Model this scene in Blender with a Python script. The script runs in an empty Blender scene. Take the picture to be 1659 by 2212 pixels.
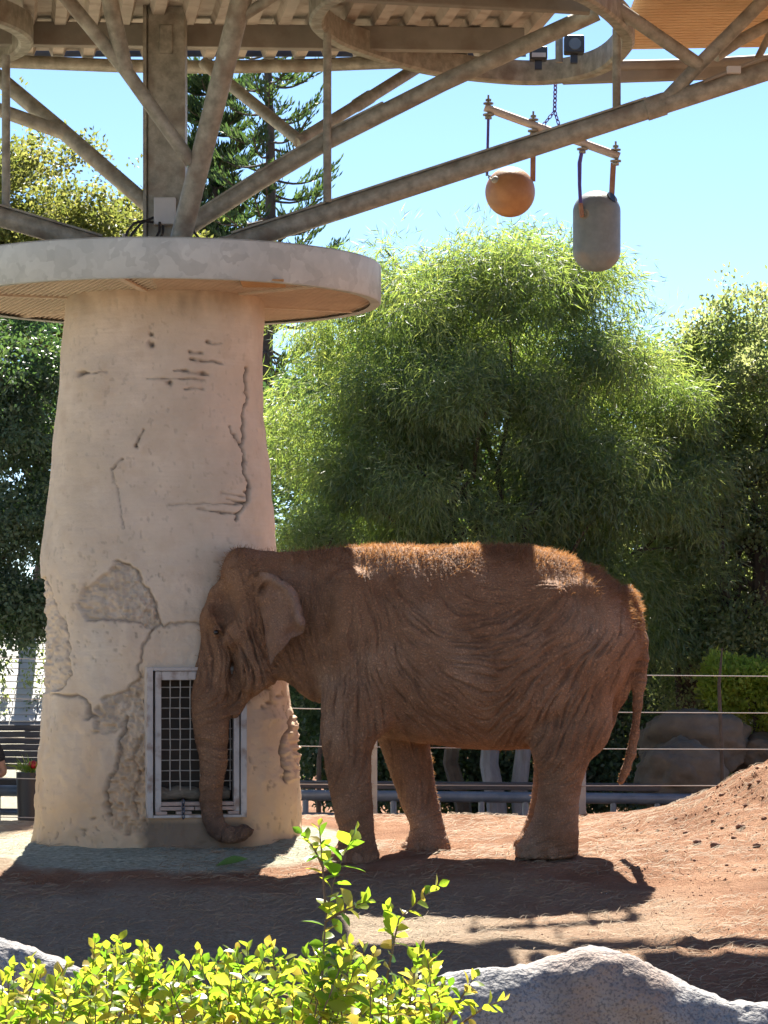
import bpy, math, random
import numpy as np
from mathutils import Vector, Matrix, geometry

# ------------------------------------------------------------------ camera, sky, sun, exposure
sc = bpy.context.scene
CAMY, CAMZ, FPX, HZ, CU = -23.3, 1.65, 6500.0, 1400.0, 829.5   # picture measured as 1659 x 2212
cam = bpy.data.cameras.new('camera'); camo = bpy.data.objects.new('camera', cam)
sc.collection.objects.link(camo); sc.camera = camo
camo.location = (0, CAMY, CAMZ); camo.rotation_euler = (math.pi / 2, 0, 0)
cam.sensor_fit = 'VERTICAL'; cam.sensor_height = 36.0; cam.sensor_width = 27.0
cam.lens = 36.0 * FPX / 2212.0
cam.shift_y = (HZ - 1106.0) / 2212.0
cam.clip_start = 0.1; cam.clip_end = 3000

SUN_EL, SUN_AZ = math.radians(50), math.radians(3)      # azimuth clockwise from +Y
world = bpy.data.worlds.new('World'); sc.world = world; world.use_nodes = True
wn = world.node_tree; wn.nodes.clear()
sky = wn.nodes.new('ShaderNodeTexSky'); sky.sky_type = 'NISHITA'; sky.sun_disc = False
sky.sun_elevation = SUN_EL; sky.sun_rotation = SUN_AZ
sky.air_density = 0.68; sky.dust_density = 0.0; sky.ozone_density = 4.0; sky.altitude = 0
bg = wn.nodes.new('ShaderNodeBackground'); bg.inputs['Strength'].default_value = 0.053
wo = wn.nodes.new('ShaderNodeOutputWorld')
wn.links.new(sky.outputs[0], bg.inputs[0]); wn.links.new(bg.outputs[0], wo.inputs[0])

sun = bpy.data.lights.new('sun', 'SUN'); suno = bpy.data.objects.new('sun', sun)
sc.collection.objects.link(suno)
sun.energy = 5.0; sun.angle = math.radians(0.5); sun.color = (1.0, 0.93, 0.82)
SD = Vector((math.sin(SUN_AZ) * math.cos(SUN_EL), math.cos(SUN_AZ) * math.cos(SUN_EL), math.sin(SUN_EL)))
suno.rotation_euler = SD.to_track_quat('Z', 'Y').to_euler(); suno.location = (2, 10, 15)

sc.view_settings.view_transform = 'Standard'; sc.view_settings.look = 'None'
sc.view_settings.exposure = 2.02; sc.view_settings.gamma = 1.0
sc.render.engine = 'CYCLES'
sc.cycles.use_denoising = True
sc.cycles.max_bounces = 10; sc.cycles.diffuse_bounces = 7; sc.cycles.transmission_bounces = 6
sc.cycles.sample_clamp_indirect = 10.0

# ------------------------------------------------------------------ helpers
rng = np.random.default_rng(7); random.seed(7)
COL = sc.collection

def P(u, v, y):
    d = y - CAMY
    return Vector(((u - CU) * d / FPX, y, CAMZ - (v - HZ) * d / FPX))

def to_px(p):
    d = p[..., 1] - CAMY
    return CU + FPX * p[..., 0] / d, HZ - FPX * (p[..., 2] - CAMZ) / d

def ppm(y): return FPX / (y - CAMY)

def _h(ix, iy, iz, s):
    n = (ix * 374761393 + iy * 668265263 + iz * 2147483647 + s * 1274126177) & 0xffffffff
    n = ((n ^ (n >> 13)) * 1274126177) & 0xffffffff
    return ((n ^ (n >> 16)) & 0xffff) / 65535.0

def vnoise(x, y, z, s=0):
    x, y, z = np.broadcast_arrays(np.asarray(x, float), np.asarray(y, float), np.asarray(z, float))
    ix, iy, iz = np.floor(x).astype(np.int64), np.floor(y).astype(np.int64), np.floor(z).astype(np.int64)
    fx, fy, fz = x - ix, y - iy, z - iz
    fx, fy, fz = [f * f * (3 - 2 * f) for f in (fx, fy, fz)]
    r = 0
    for a in (0, 1):
        wx = fx if a else 1 - fx
        for b in (0, 1):
            wy = fy if b else 1 - fy
            for c in (0, 1):
                wz = fz if c else 1 - fz
                r = r + wx * wy * wz * _h(ix + a, iy + b, iz + c, s)
    return r * 2 - 1

def fbm(x, y, z, oct=4, s=0):
    r = 0; a = 1.0; f = 1.0
    for o in range(oct):
        r = r + a * vnoise(x * f, y * f, z * f, s + o * 17); a *= .5; f *= 2.03
    return r

def np_mesh(name, V, F, smooth=True):
    V = np.asarray(V, np.float32).reshape(-1, 3); F = np.asarray(F, np.int32)
    k = F.shape[1]
    me = bpy.data.meshes.new(name)
    me.vertices.add(len(V)); me.vertices.foreach_set('co', V.ravel())
    me.loops.add(F.size); me.loops.foreach_set('vertex_index', F.ravel())
    me.polygons.add(len(F)); me.polygons.foreach_set('loop_start', np.arange(0, F.size, k, dtype=np.int32))
    me.polygons.foreach_set('use_smooth', np.full(len(F), smooth))
    me.update(calc_edges=True)
    return me

def link(name, data, mat=None, parent=None):
    o = bpy.data.objects.new(name, data); COL.objects.link(o)
    if mat is not None and data is not None: data.materials.append(mat)
    if parent is not None: o.parent = parent
    return o

def tag(o, label=None, cat=None, group=None, kind=None):
    if label: o['label'] = label
    if cat: o['category'] = cat
    if group: o['group'] = group
    if kind: o['kind'] = kind
    return o

def empty(name, loc=(0, 0, 0)):
    # root kept at the world origin so parts carry world coordinates; display location only
    o = bpy.data.objects.new(name, None); COL.objects.link(o); o.empty_display_size = .2
    o.location = loc
    return o

def adopt(part, root):
    part.parent = root
    part.matrix_parent_inverse = Matrix.Translation(root.location).inverted()
    return part

class MB:
    """mesh builder: quads/tris in python lists"""
    def __init__(s): s.v = []; s.f = []
    def add(s, v, f):
        n = len(s.v); s.v += [tuple(p) for p in v]; s.f += [tuple(i + n for i in q) for q in f]; return s
    def box(s, c, half, ax=None):
        c = Vector(c); ax = ax or (Vector((1, 0, 0)), Vector((0, 1, 0)), Vector((0, 0, 1)))
        v = [c + ax[0] * (half[0] * i) + ax[1] * (half[1] * j) + ax[2] * (half[2] * k) for i in (-1, 1) for j in (-1, 1) for k in (-1, 1)]
        return s.add(v, [(0, 1, 3, 2), (4, 6, 7, 5), (0, 4, 5, 1), (2, 3, 7, 6), (0, 2, 6, 4), (1, 5, 7, 3)])
    def beam(s, a, b, w, h, up=Vector((0, 0, 1))):
        a, b = Vector(a), Vector(b); d = (b - a); L = d.length; d.normalize()
        side = d.cross(up)
        if side.length < 1e-4: side = Vector((1, 0, 0))
        side.normalize(); u2 = side.cross(d).normalized()
        return s.box((a + b) / 2, (L / 2, w / 2, h / 2), (d, side, u2))
    def tube(s, pts, r, seg=12, caps=True, closed=False):
        pts = [Vector(p) for p in pts]; n = len(pts)
        r = [r] * n if not hasattr(r, '__len__') else r
        t0 = (pts[1] - pts[0]).normalized()
        nrm = t0.orthogonal().normalized(); rings = []
        for i, p in enumerate(pts):
            if closed: t = pts[(i + 1) % n] - pts[i - 1]
            else: t = pts[min(i + 1, n - 1)] - pts[max(i - 1, 0)]
            t.normalize(); nrm = (nrm - t * nrm.dot(t)).normalized(); b = t.cross(nrm)
            rings.append([p + (nrm * math.cos(a) + b * math.sin(a)) * r[i] for a in [2 * math.pi * k / seg for k in range(seg)]])
        v = [q for R in rings for q in R]; f = []
        for i in range(n if closed else n - 1):
            j = (i + 1) % n
            for k in range(seg):
                k2 = (k + 1) % seg
                f.append((i * seg + k, i * seg + k2, j * seg + k2, j * seg + k))
        if caps and not closed:
            f.append(tuple(range(seg - 1, -1, -1))); f.append(tuple((n - 1) * seg + k for k in range(seg)))
        return s.add(v, f)
    def lathe(s, prof, c, ax=Vector((0, 0, 1)), seg=32):
        ax = Vector(ax).normalized(); x = ax.orthogonal().normalized(); y = ax.cross(x); c = Vector(c); v = []; f = []
        for (r, h) in prof:
            for k in range(seg):
                a = 2 * math.pi * k / seg
                v.append(c + ax * h + (x * math.cos(a) + y * math.sin(a)) * r)
        for i in range(len(prof) - 1):
            for k in range(seg):
                k2 = (k + 1) % seg
                f.append((i * seg + k, i * seg + k2, (i + 1) * seg + k2, (i + 1) * seg + k))
        return s.add(v, f)
    def mesh(s, name, smooth=False):
        me = bpy.data.meshes.new(name); me.from_pydata(s.v, [], s.f)
        if smooth: me.polygons.foreach_set('use_smooth', [True] * len(me.polygons))
        me.update(); return me
    def build(s, name, mat, parent=None, smooth=False, bevel=0):
        o = link(name, s.mesh(name, smooth), mat)
        if parent is not None: adopt(o, parent)
        if bevel:
            m = o.modifiers.new('bevel', 'BEVEL'); m.width = bevel; m.segments = 2; m.limit_method = 'ANGLE'
        if smooth:
            try: o.data.set_sharp_from_angle(angle=math.radians(40))
            except Exception: pass
        return o

# ---- materials
def material(name, c1, c2=None, scale=4.0, rough=.8, bump=0.0, bscale=30.0, detail=6.0, metal=0.0, c3=None, s3=20.0, w3=.35, stretch=None, transl=0.0, tcol=None, coord='Object', spec=.5, bdist=.02):
    m = bpy.data.materials.new(name); m.use_nodes = True; nt = m.node_tree; N = nt.nodes; L = nt.links
    b = N['Principled BSDF']; out = N['Material Output']
    b.inputs['Roughness'].default_value = rough; b.inputs['Metallic'].default_value = metal
    b.inputs['Specular IOR Level'].default_value = spec
    tc = N.new('ShaderNodeTexCoord'); src = tc.outputs[coord]
    if stretch:
        mp = N.new('ShaderNodeMapping'); mp.inputs['Scale'].default_value = stretch; L.new(src, mp.inputs[0]); src = mp.outputs[0]
    col = None
    if c2 is None: b.inputs['Base Color'].default_value = (*c1, 1)
    else:
        n = N.new('ShaderNodeTexNoise'); n.inputs['Scale'].default_value = scale; n.inputs['Detail'].default_value = detail; n.inputs['Roughness'].default_value = .62
        L.new(src, n.inputs['Vector'])
        r = N.new('ShaderNodeValToRGB'); r.color_ramp.elements[0].position = .35; r.color_ramp.elements[1].position = .65
        r.color_ramp.elements[0].color = (*c1, 1); r.color_ramp.elements[1].color = (*c2, 1)
        L.new(n.outputs['Fac'], r.inputs[0]); col = r.outputs[0]
        if c3:
            n3 = N.new('ShaderNodeTexNoise'); n3.inputs['Scale'].default_value = s3; n3.inputs['Detail'].default_value = 5
            L.new(src, n3.inputs['Vector'])
            r3 = N.new('ShaderNodeMapRange'); r3.inputs[1].default_value = .52; r3.inputs[2].default_value = .70; r3.inputs[3].default_value = 0; r3.inputs[4].default_value = w3
            L.new(n3.outputs['Fac'], r3.inputs[0])
            mx = N.new('ShaderNodeMix'); mx.data_type = 'RGBA'; mx.inputs[7].default_value = (*c3, 1)
            L.new(r3.outputs[0], mx.inputs[0]); L.new(col, mx.inputs[6]); col = mx.outputs[2]
        L.new(col, b.inputs['Base Color'])
    if bump:
        nb = N.new('ShaderNodeTexNoise'); nb.inputs['Scale'].default_value = bscale; nb.inputs['Detail'].default_value = 5
        L.new(src, nb.inputs['Vector'])
        bp = N.new('ShaderNodeBump'); bp.inputs['Strength'].default_value = bump; bp.inputs['Distance'].default_value = bdist
        L.new(nb.outputs['Fac'], bp.inputs['Height']); L.new(bp.outputs[0], b.inputs['Normal'])
    if transl:
        t = N.new('ShaderNodeBsdfTranslucent'); tcc = tcol or c1; t.inputs[0].default_value = (*tcc, 1)
        ms = N.new('ShaderNodeMixShader'); ms.inputs[0].default_value = transl
        L.new(b.outputs[0], ms.inputs[1]); L.new(t.outputs[0], ms.inputs[2]); L.new(ms.outputs[0], out.inputs['Surface'])
    return m

def leaf_material(name, cols, tcols, transl=.5, rough=.45, attr=False):
    """per-leaf colour from a face/vertex attribute 'rnd' (0..1)"""
    m = bpy.data.materials.new(name); m.use_nodes = True; nt = m.node_tree; N = nt.nodes; L = nt.links
    b = N['Principled BSDF']; out = N['Material Output']; b.inputs['Roughness'].default_value = rough
    b.inputs['Specular IOR Level'].default_value = .35
    if attr:
        a = N.new('ShaderNodeAttribute'); a.attribute_name = 'rnd'; fac = a.outputs['Fac']
    else:
        a = N.new('ShaderNodeObjectInfo'); fac = a.outputs['Random']
    def ramp(cs):
        r = N.new('ShaderNodeValToRGB'); e = r.color_ramp.elements
        while len(e) < len(cs): e.new(.5)
        for i, c in enumerate(cs): e[i].position = i / (len(cs) - 1); e[i].color = (*c, 1)
        L.new(fac, r.inputs[0]); return r.outputs[0]
    L.new(ramp(cols), b.inputs['Base Color'])
    t = N.new('ShaderNodeBsdfTranslucent'); L.new(ramp(tcols), t.inputs[0])
    ms = N.new('ShaderNodeMixShader'); ms.inputs[0].default_value = transl
    L.new(b.outputs[0], ms.inputs[1]); L.new(t.outputs[0], ms.inputs[2]); L.new(ms.outputs[0], out.inputs['Surface'])
    return m

def set_rnd(me, vals):
    a = me.attributes.new('rnd', 'FLOAT', 'POINT'); a.data.foreach_set('value', np.asarray(vals, np.float32))

def norm(a): return a / np.maximum(np.linalg.norm(a, axis=-1, keepdims=True), 1e-9)

def leaf_quads(c, d, w_dir, ln, wd, rnd, bend=.0):
    """rhombic leaves: base c, direction d, width direction w_dir -> V, F, vertex rnd"""
    n = len(c); ln = np.broadcast_to(ln, n)[:, None]; wd = np.broadcast_to(wd, n)[:, None]
    side = norm(w_dir - d * (w_dir * d).sum(1, keepdims=True))
    up = np.cross(side, d)
    mid = c + d * ln * .45 + up * ln * bend
    V = np.stack([c, mid + side * wd / 2, c + d * ln, mid - side * wd / 2], 1).reshape(-1, 3)
    i = np.arange(n)[:, None] * 4
    F = i + np.array([[0, 1, 2, 3]])
    return V, F, np.repeat(rnd, 4)

def rand_dirs(n, r=rng):
    return norm(r.normal(size=(n, 3)))

M = {}
# ------------------------------------------------------------------ ground
PX, PY = (357 - CU) * 24.6 / FPX, 1.3            # pillar axis
_r = np.random.default_rng(77); PRINTS = [(_r.uniform(-3, 3.4), _r.uniform(-3.6, 2.6), _r.uniform(.14, .2)) for _ in range(34)]
def gz(x, y):
    x = np.asarray(x, float); y = np.asarray(y, float)
    z = np.where(y > 0, .02 + .045 * np.minimum(y, 3.2), .02 + .125 * np.maximum(y, -7.0))
    z = z - np.where(x < -2, .05 * np.clip((-2 - x), 0, 1), 0) * np.clip(y, 0, 2) / 2
    t = np.clip((y - 3.3) / 1.6, 0, 1); z = z - t * t * (3 - 2 * t) * .85
    t = np.clip((-y - 10.5) / 4.5, 0, 1); z = z + t * t * (3 - 2 * t) * .95
    m = .80 * np.exp(-((x - 4.0) / 1.17) ** 2 - (np.where(y > 2.4, (y - 2.4) / 1.2, (y - 2.4) / 1.55)) ** 2)
    r = np.hypot(x - PX, y - PY)
    ap = .05 * np.exp(-((r - 1.0) / .45) ** 2)
    near = np.exp(-(np.maximum(0, np.abs(y) - 9) / 3) ** 2) * np.exp(-(np.maximum(0, np.abs(x) - 8) / 3) ** 2)
    n = .018 * fbm(x * 1.3, y * 1.3, 0, 3, 3) + .010 * fbm(x * 5, y * 9, 0, 3, 5)
    n = n + m * (.10 * fbm(x * 3, y * 3, 2, 4, 9) + .05 * fbm(x * 11, y * 11, 2, 3, 19))
    for (fx_, fy_, fr_) in PRINTS:
        q_ = np.hypot(x - fx_, (y - fy_) * .9) / fr_; n = n - .028 * np.exp(-q_ ** 4) + .014 * np.exp(-((q_ - 1.15) / .18) ** 2)
    return z + m + ap + n * near

def axis(lo, hi, step, far):
    a = np.arange(lo, hi + 1e-6, step); g = []; d = step; p = hi
    while p < far: d *= 1.35; p += d; g.append(p)
    h = []; d = step; p = lo
    while p > -far: d *= 1.35; p -= d; h.append(p)
    return np.array(h[::-1] + list(a) + g)
gx = axis(-5.2, 5.6, .039, 900); gy = axis(-6.0, 5.2, .039, 900)
GX, GY = np.meshgrid(gx, gy, indexing='ij')
V = np.stack([GX, GY, gz(GX, GY)], -1).reshape(-1, 3)
nx_, ny_ = len(gx), len(gy)
I = np.arange(nx_ * ny_).reshape(nx_, ny_)
F = np.stack([I[:-1, :-1], I[1:, :-1], I[1:, 1:], I[:-1, 1:]], -1).reshape(-1, 4)
gm = np_mesh('ground', V, F)
# pale sandy apron round the pillar foot
r = np.hypot((V[:, 0] - PX) / 1.0, (V[:, 1] - PY + .35) / .92)
ap = np.clip((1.75 + .12 * fbm(V[:, 0] * 2, V[:, 1] * 2, 1, 3, 31) - r) / .18, 0, 1)
ap = np.maximum(ap, np.clip((-2.6 + .4 * fbm(V[:, 0] * 1.4, V[:, 1] * 1.4, 5, 3, 8) - V[:, 0]) / .8, 0, 1) * np.clip((V[:, 1] + 1.3) / .5, 0, 1) * .7)
shade_lift = np.clip((-.5 + .5 * fbm(V[:, 0] * 1.1, V[:, 1] * 1.1, 3, 3, 90) - V[:, 1]) / .9, 0, 1) * np.clip((2.2 + .8 * fbm(V[:, 0], V[:, 1], 7, 3, 93) - V[:, 0]) / 2.0, 0, 1) * .65  # paler tone painted into the foreground soil to lift its shade
a = gm.attributes.new('shade_lift', 'FLOAT', 'POINT'); a.data.foreach_set('value', shade_lift.astype(np.float32))
a = gm.attributes.new('apron', 'FLOAT', 'POINT'); a.data.foreach_set('value', ap.astype(np.float32))

def ground_material():
    m = bpy.data.materials.new('earth'); m.use_nodes = True; nt = m.node_tree; N = nt.nodes; L = nt.links
    b = N['Principled BSDF']; b.inputs['Roughness'].default_value = .95; b.inputs['Specular IOR Level'].default_value = .1
    tc = N.new('ShaderNodeTexCoord')
    def noise(scale, det=6, st=None):
        n = N.new('ShaderNodeTexNoise'); n.inputs['Scale'].default_value = scale; n.inputs['Detail'].default_value = det; n.inputs['Roughness'].default_value = .65
        if st:
            mp = N.new('ShaderNodeMapping'); mp.inputs['Scale'].default_value = st; L.new(tc.outputs['Object'], mp.inputs[0]); L.new(mp.outputs[0], n.inputs['Vector'])
        else: L.new(tc.outputs['Object'], n.inputs['Vector'])
        return n.outputs['Fac']
    def ramp(f, *st):
        r = N.new('ShaderNodeValToRGB'); e = r.color_ramp.elements
        while len(e) < len(st): e.new(.5)
        for i, (p, c) in enumerate(st): e[i].position = p; e[i].color = (*c, 1)
        L.new(f, r.inputs[0]); return r.outputs[0]
    def mix(f, a, c):
        x = N.new('ShaderNodeMix'); x.data_type = 'RGBA'; L.new(f, x.inputs[0]) if not isinstance(f, float) else setattr(x.inputs[0], 'default_value', f)
        for k, s in ((6, a), (7, c)):
            if isinstance(s, tuple): x.inputs[k].default_value = (*s, 1)
            else: L.new(s, x.inputs[k])
        return x.outputs[2]
    base = ramp(noise(1.1), (.32, (.25, .125, .072)), (.5, (.38, .205, .122)), (.68, (.50, .295, .185)))
    fine = ramp(noise(38, 4, (1, 2.2, 1)), (.36, (0, 0, 0)), (.58, (1, 1, 1)))
    base = mix(fine, mix(.45, base, (.15, .075, .045)), base)
    straw = ramp(noise(9, 5, (1, 3, 1)), (.55, (0, 0, 0)), (.72, (.6, .6, .6)))
    base = mix(straw, base, (.42, .29, .185))
    shade_lift = N.new('ShaderNodeAttribute'); shade_lift.attribute_name = 'shade_lift'; base = mix(shade_lift.outputs['Fac'], base, ramp(noise(30, 5, (1, 3, 1)), (.36, (.30, .26, .19)), (.65, (.60, .55, .42))))
    apr = ramp(noise(20, 8, (1, 2.4, 1)), (.36, (.30, .305, .215)), (.52, (.52, .53, .41)), (.66, (.70, .71, .57)))
    at = N.new('ShaderNodeAttribute'); at.attribute_name = 'apron'
    base = mix(at.outputs['Fac'], base, apr)
    L.new(base, b.inputs['Base Color'])
    bp = N.new('ShaderNodeBump'); bp.inputs['Strength'].default_value = 1.0; bp.inputs['Distance'].default_value = .045
    mth = N.new('ShaderNodeMath'); mth.operation = 'ADD'; L.new(noise(16, 8, (1, 2.6, 1)), mth.inputs[0]); L.new(noise(60, 4, (1, 2, 1)), mth.inputs[1])
    L.new(mth.outputs[0], bp.inputs['Height']); L.new(bp.outputs[0], b.inputs['Normal'])
    return m
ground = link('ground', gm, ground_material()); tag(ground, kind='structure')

# ------------------------------------------------------------------ concrete pillar
vL = [(560, 150), (640, 143), (697, 137), (798, 129), (898, 122.5), (998, 112.5), (1098, 102.5), (1161, 98), (1191, 96), (1233, 94.5), (1338, 97), (1422, 94.5), (1506, 96), (1569, 93), (1632, 88), (1695, 84), (1758, 81), (1800, 77), (1825, 72), (1880, 62)]
vR = [(560, 566), (640, 570), (697, 571.6), (788, 568.6), (898, 566.6), (972, 575), (1023, 582.6), (1098, 590), (1161, 593), (1300, 603), (1400, 614), (1485, 622), (1527, 626), (1550, 633), (1611, 636), (1674, 645), (1758, 650), (1787, 652), (1880, 660)]
nT, nZ = 370, 560
t = np.linspace(-1, 1, nT, endpoint=False)
th = math.pi * (np.sign(t) * np.abs(t) ** 1.55) - math.pi / 2        # dense at the front (-Y)
vv = np.linspace(560, 1885, nZ)
Lx = np.interp(vv, *zip(*vL)); Rx = np.interp(vv, *zip(*vR))
D0 = PY - CAMY
cx = ((Lx + Rx) / 2 - CU) * D0 / FPX; rr = (Rx - Lx) / 2 * D0 / FPX
zz = CAMZ - (vv - HZ) * D0 / FPX
ct, st = np.cos(th), np.sin(th)
ex = 2.35
rad = (np.abs(ct) ** ex + np.abs(st) ** ex) ** (-1 / ex)
X = cx[:, None] + rr[:, None] * rad[None] * ct[None]
Y = PY + (rr[:, None] * .98) * rad[None] * st[None]
Z = np.repeat(zz[:, None], nT, 1)
Nx = np.repeat(ct[None], nZ, 0); Ny = np.repeat(st[None], nZ, 0)
U, Vp = to_px(np.stack([X, Y, Z], -1))
front = (st[None] < .15)
def seg_dist(U, V, pts):
    d = np.full(U.shape, 1e9)
    for (a, b) in zip(pts[:-1], pts[1:]):
        ax, ay = a; bx, by = b; dx, dy = bx - ax, by - ay
        t = np.clip(((U - ax) * dx + (V - ay) * dy) / (dx * dx + dy * dy + 1e-9), 0, 1)
        d = np.minimum(d, np.hypot(U - ax - t * dx, V - ay - t * dy))
    return d
def inpoly(U, V, pts):
    ins = np.zeros(U.shape, bool); n = len(pts)
    for i in range(n):
        (ax, ay), (bx, by) = pts[i], pts[i - 1]
        c = ((ay > V) != (by > V)) & (U < (bx - ax) * (V - ay) / (by - ay + 1e-9) + ax)
        ins ^= c
    return ins
jit = 5 * fbm(U * .05, Vp * .05, 0, 3, 77)
Uj, Vj = U + jit, Vp + 4 * fbm(U * .06, Vp * .06, 4, 3, 78)
disp = np.zeros(U.shape); dark = np.zeros(U.shape)
def crack(pts, w, dep, dk=1.0):
    global disp, dark
    d = seg_dist(Uj, Vj, pts); g = np.exp(-(d / (w * .72)) ** 2) * front
    disp -= dep * .85 * g; dark = np.maximum(dark, dk * g)
def plate(pts, dep, rough_amp, soft=3, dk=0.0):
    global disp, dark
    ins = inpoly(Uj, Vj, pts).astype(float) * front
    d = seg_dist(Uj, Vj, pts + pts[:1]); s = np.clip(d / soft, 0, 1) * ins
    disp -= dep * s; disp += rough_amp * s * fbm(U * .13, Vp * .13, 7, 5, 55)
    if dk: dark = np.maximum(dark, dk * s * np.clip(.5 + fbm(U * .05, Vp * .03, 3, 3, 56), 0, 1))
crack([(535, 793), (532, 873), (527, 948), (527, 998), (531, 1048), (532, 1078), (520, 1103), (510, 1125)], 3.2, .05)
crack([(495, 923), (510, 943), (527, 963)], 2.5, .03, .7)
for a, b, w in (((412, 760), (440, 763), 2.4), ((415, 775), (480, 785), 2.2), ((375, 800), (452, 808), 2.2), ((320, 818), (445, 820), 1.8), ((400, 838), (440, 839), 1.4), ((450, 740), (482, 744), 1.5), ((172, 808), (230, 803), 1.5),
                ((310, 930), (295, 963), 2.2), ((265, 993), (240, 1013), 2.0), ((365, 1090), (530, 1088), 1.6), ((425, 1100), (515, 1109), 1.8), ((480, 1065), (532, 1072), 1.6), ((490, 1078), (530, 1088), 1.6)):
    d = seg_dist(U + .35 * jit, Vp + 3.0 * fbm(U * .05, Vp * .09, 2, 3, 79), [a, b]); g = np.exp(-(d / (w * (.75 + .6 * np.clip(.5 + fbm(U * .06, Vp * .02, 6, 2, 80), 0, 1)))) ** 2) * front * np.clip(.75 + .9 * fbm(U * .045, Vp * .1, 9, 2, 81), .45, 1); disp -= .032 * g; dark = np.maximum(dark, .8 * g)
crack([(240, 1013), (252, 1053), (262, 1110), (270, 1150)], 1.6, .015, .4)
for (u0, v0, r0) in ((172, 808, 8), (330, 743, 7), (325, 720, 5), (420, 777, 6), (367, 824, 6), (450, 740, 5), (297, 963, 4)):
    g = np.exp(-(((Uj - u0) / r0) ** 2 + ((Vj - v0) / (r0 * .8)) ** 2)) * front; disp -= .05 * g; dark = np.maximum(dark, .8 * g)
pl = [(252, 1212), (290, 1229), (311, 1262), (336, 1304), (346, 1346), (323, 1363), (302, 1346), (252, 1338), (189, 1340), (172, 1309), (181, 1267), (227, 1237)]
plate(pl, .03, .022, 2.5, .2)
crack(pl[:6], 4.0, .035, .55); crack(pl[6:9], 3.0, .05, .5)
crack([(346, 1346), (357, 1355), (395, 1345), (433, 1346), (470, 1340)], 3.5, .03, .45)
crack([(323, 1363), (312, 1395), (304, 1418), (300, 1464), (277, 1493), (252, 1498), (218, 1512)], 3.5, .03, .45)
lc = [(97, 1246), (113, 1288), (118, 1321), (134, 1334), (145, 1363), (145, 1397), (153, 1447), (139, 1477), (122, 1493)]
plate(lc + [(60, 1500), (60, 1240)], .025, .014, 2.5, .1); crack(lc, 3.4, .045, .75)
crack([(113, 1502), (134, 1506), (168, 1502), (185, 1514), (195, 1544), (181, 1552)], 3.0, .04, .6); crack([(195, 1544), (210, 1546)], 3, .03, .5)
rg = [(218, 1512), (252, 1498), (277, 1493), (300, 1464), (312, 1440), (318, 1800), (250, 1800), (225, 1750), (231, 1708), (244, 1670), (256, 1624), (262, 1570), (230, 1590), (200, 1580), (195, 1545)]
plate(rg, .022, .028, 2.5, .2)
crack([(269, 1548), (262, 1590), (256, 1624), (244, 1670), (231, 1708), (236, 1760)], 4, .045, .6)
crack([(300, 1600), (288, 1640), (300, 1680), (285, 1720), (296, 1770)], 4, .03, .4)
fl = [(626, 1548), (613, 1586), (605, 1632), (613, 1687), (616, 1690), (640, 1680), (640, 1550)]
plate(fl, -.015, .02, 4); crack(fl[:4], 3.2, .05, .8)
for u0, v0 in ((575, 1490), (585, 1520), (570, 1530), (596, 1505), (200, 1770), (275, 1800), (180, 1790)):
    g = np.exp(-(((Uj - u0) / 7) ** 2 + ((Vj - v0) / 3) ** 2)) * front; disp -= .025 * g; dark = np.maximum(dark, .6 * g)
# small pits, coarser and rougher towards the foot
low = np.clip((Vp - 1150) / 300, 0, 1)
pit = np.clip(fbm(X * 34, Y * 34, Z * 27, 2, 91) - .62, 0, 1) * np.clip(.6 + 1.2 * fbm(X * 2, Y * 2, Z * 2, 2, 92), .1, 1)
disp -= pit * (.010 + .022 * low)
dark = np.maximum(dark, np.clip(pit * 3, 0, .4) * (.4 + .6 * low))
disp += (.004 + .008 * low) * fbm(X * 9, Y * 9, Z * 9, 4, 60) + .02 * fbm(X * 1.7, Y * 1.7, Z * 1.7, 3, 61)
disp += (1 - low) * .0015 * fbm(X * 6, Y * 6, Z * 45, 3, 62)
foot = np.clip((Vp - 1770) / 60, 0, 1); disp += foot * .03 * fbm(X * 6, Y * 6, Z * 5, 3, 63)
X = X + Nx * disp; Y = Y + Ny * disp
# feeder niche, cut on a tangent plane turned 12 degrees
FA = math.radians(12.0)
fex = np.array([math.cos(FA), math.sin(FA), 0]); fn = np.array([math.sin(FA), -math.cos(FA), 0])
FC = np.array(P(424, 1604, .30))
rel = np.stack([X, Y, Z], -1) - FC
lx, ln_, lz = rel @ fex, rel @ fn, rel[..., 2]
nich = (np.abs(lx) < .335) & (np.abs(lz) < .56) & (ln_ > -.22)
newp = FC + lx[..., None] * fex + (-.24) * fn
X = np.where(nich, newp[..., 0], X); Y = np.where(nich, newp[..., 1], Y)
V = np.stack([X, Y, Z], -1).reshape(-1, 3); I = np.arange(nZ * nT).reshape(nZ, nT); J = np.roll(I, -1, 1)
F = np.stack([I[:-1], I[1:], J[1:], J[:-1]], -1).reshape(-1, 4)
pm = np_mesh('shaft', V, F)
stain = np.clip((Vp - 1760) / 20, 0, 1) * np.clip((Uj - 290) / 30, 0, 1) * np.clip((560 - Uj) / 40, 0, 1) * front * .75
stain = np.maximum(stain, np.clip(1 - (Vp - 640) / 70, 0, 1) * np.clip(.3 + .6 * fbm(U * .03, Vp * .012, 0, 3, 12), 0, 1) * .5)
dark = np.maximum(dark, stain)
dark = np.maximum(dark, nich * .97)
dust_bounce = np.clip((Vp - 1180) / 520, 0, 1) * np.clip(.55 + .55 * fbm(X * 2.2, Y * 2.2, Z * 1.3, 4, 71), 0, 1); dust_bounce = np.maximum(dust_bounce, .9 * np.clip((Vp - 1560 + 60 * fbm(X * 3, Y * 3, 0, 2, 72)) / 160, 0, 1))  # orange of earth dust and ground bounce painted in towards the foot
a = pm.attributes.new('dust_bounce', 'FLOAT', 'POINT'); a.data.foreach_set('value', dust_bounce.ravel().astype(np.float32))
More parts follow.
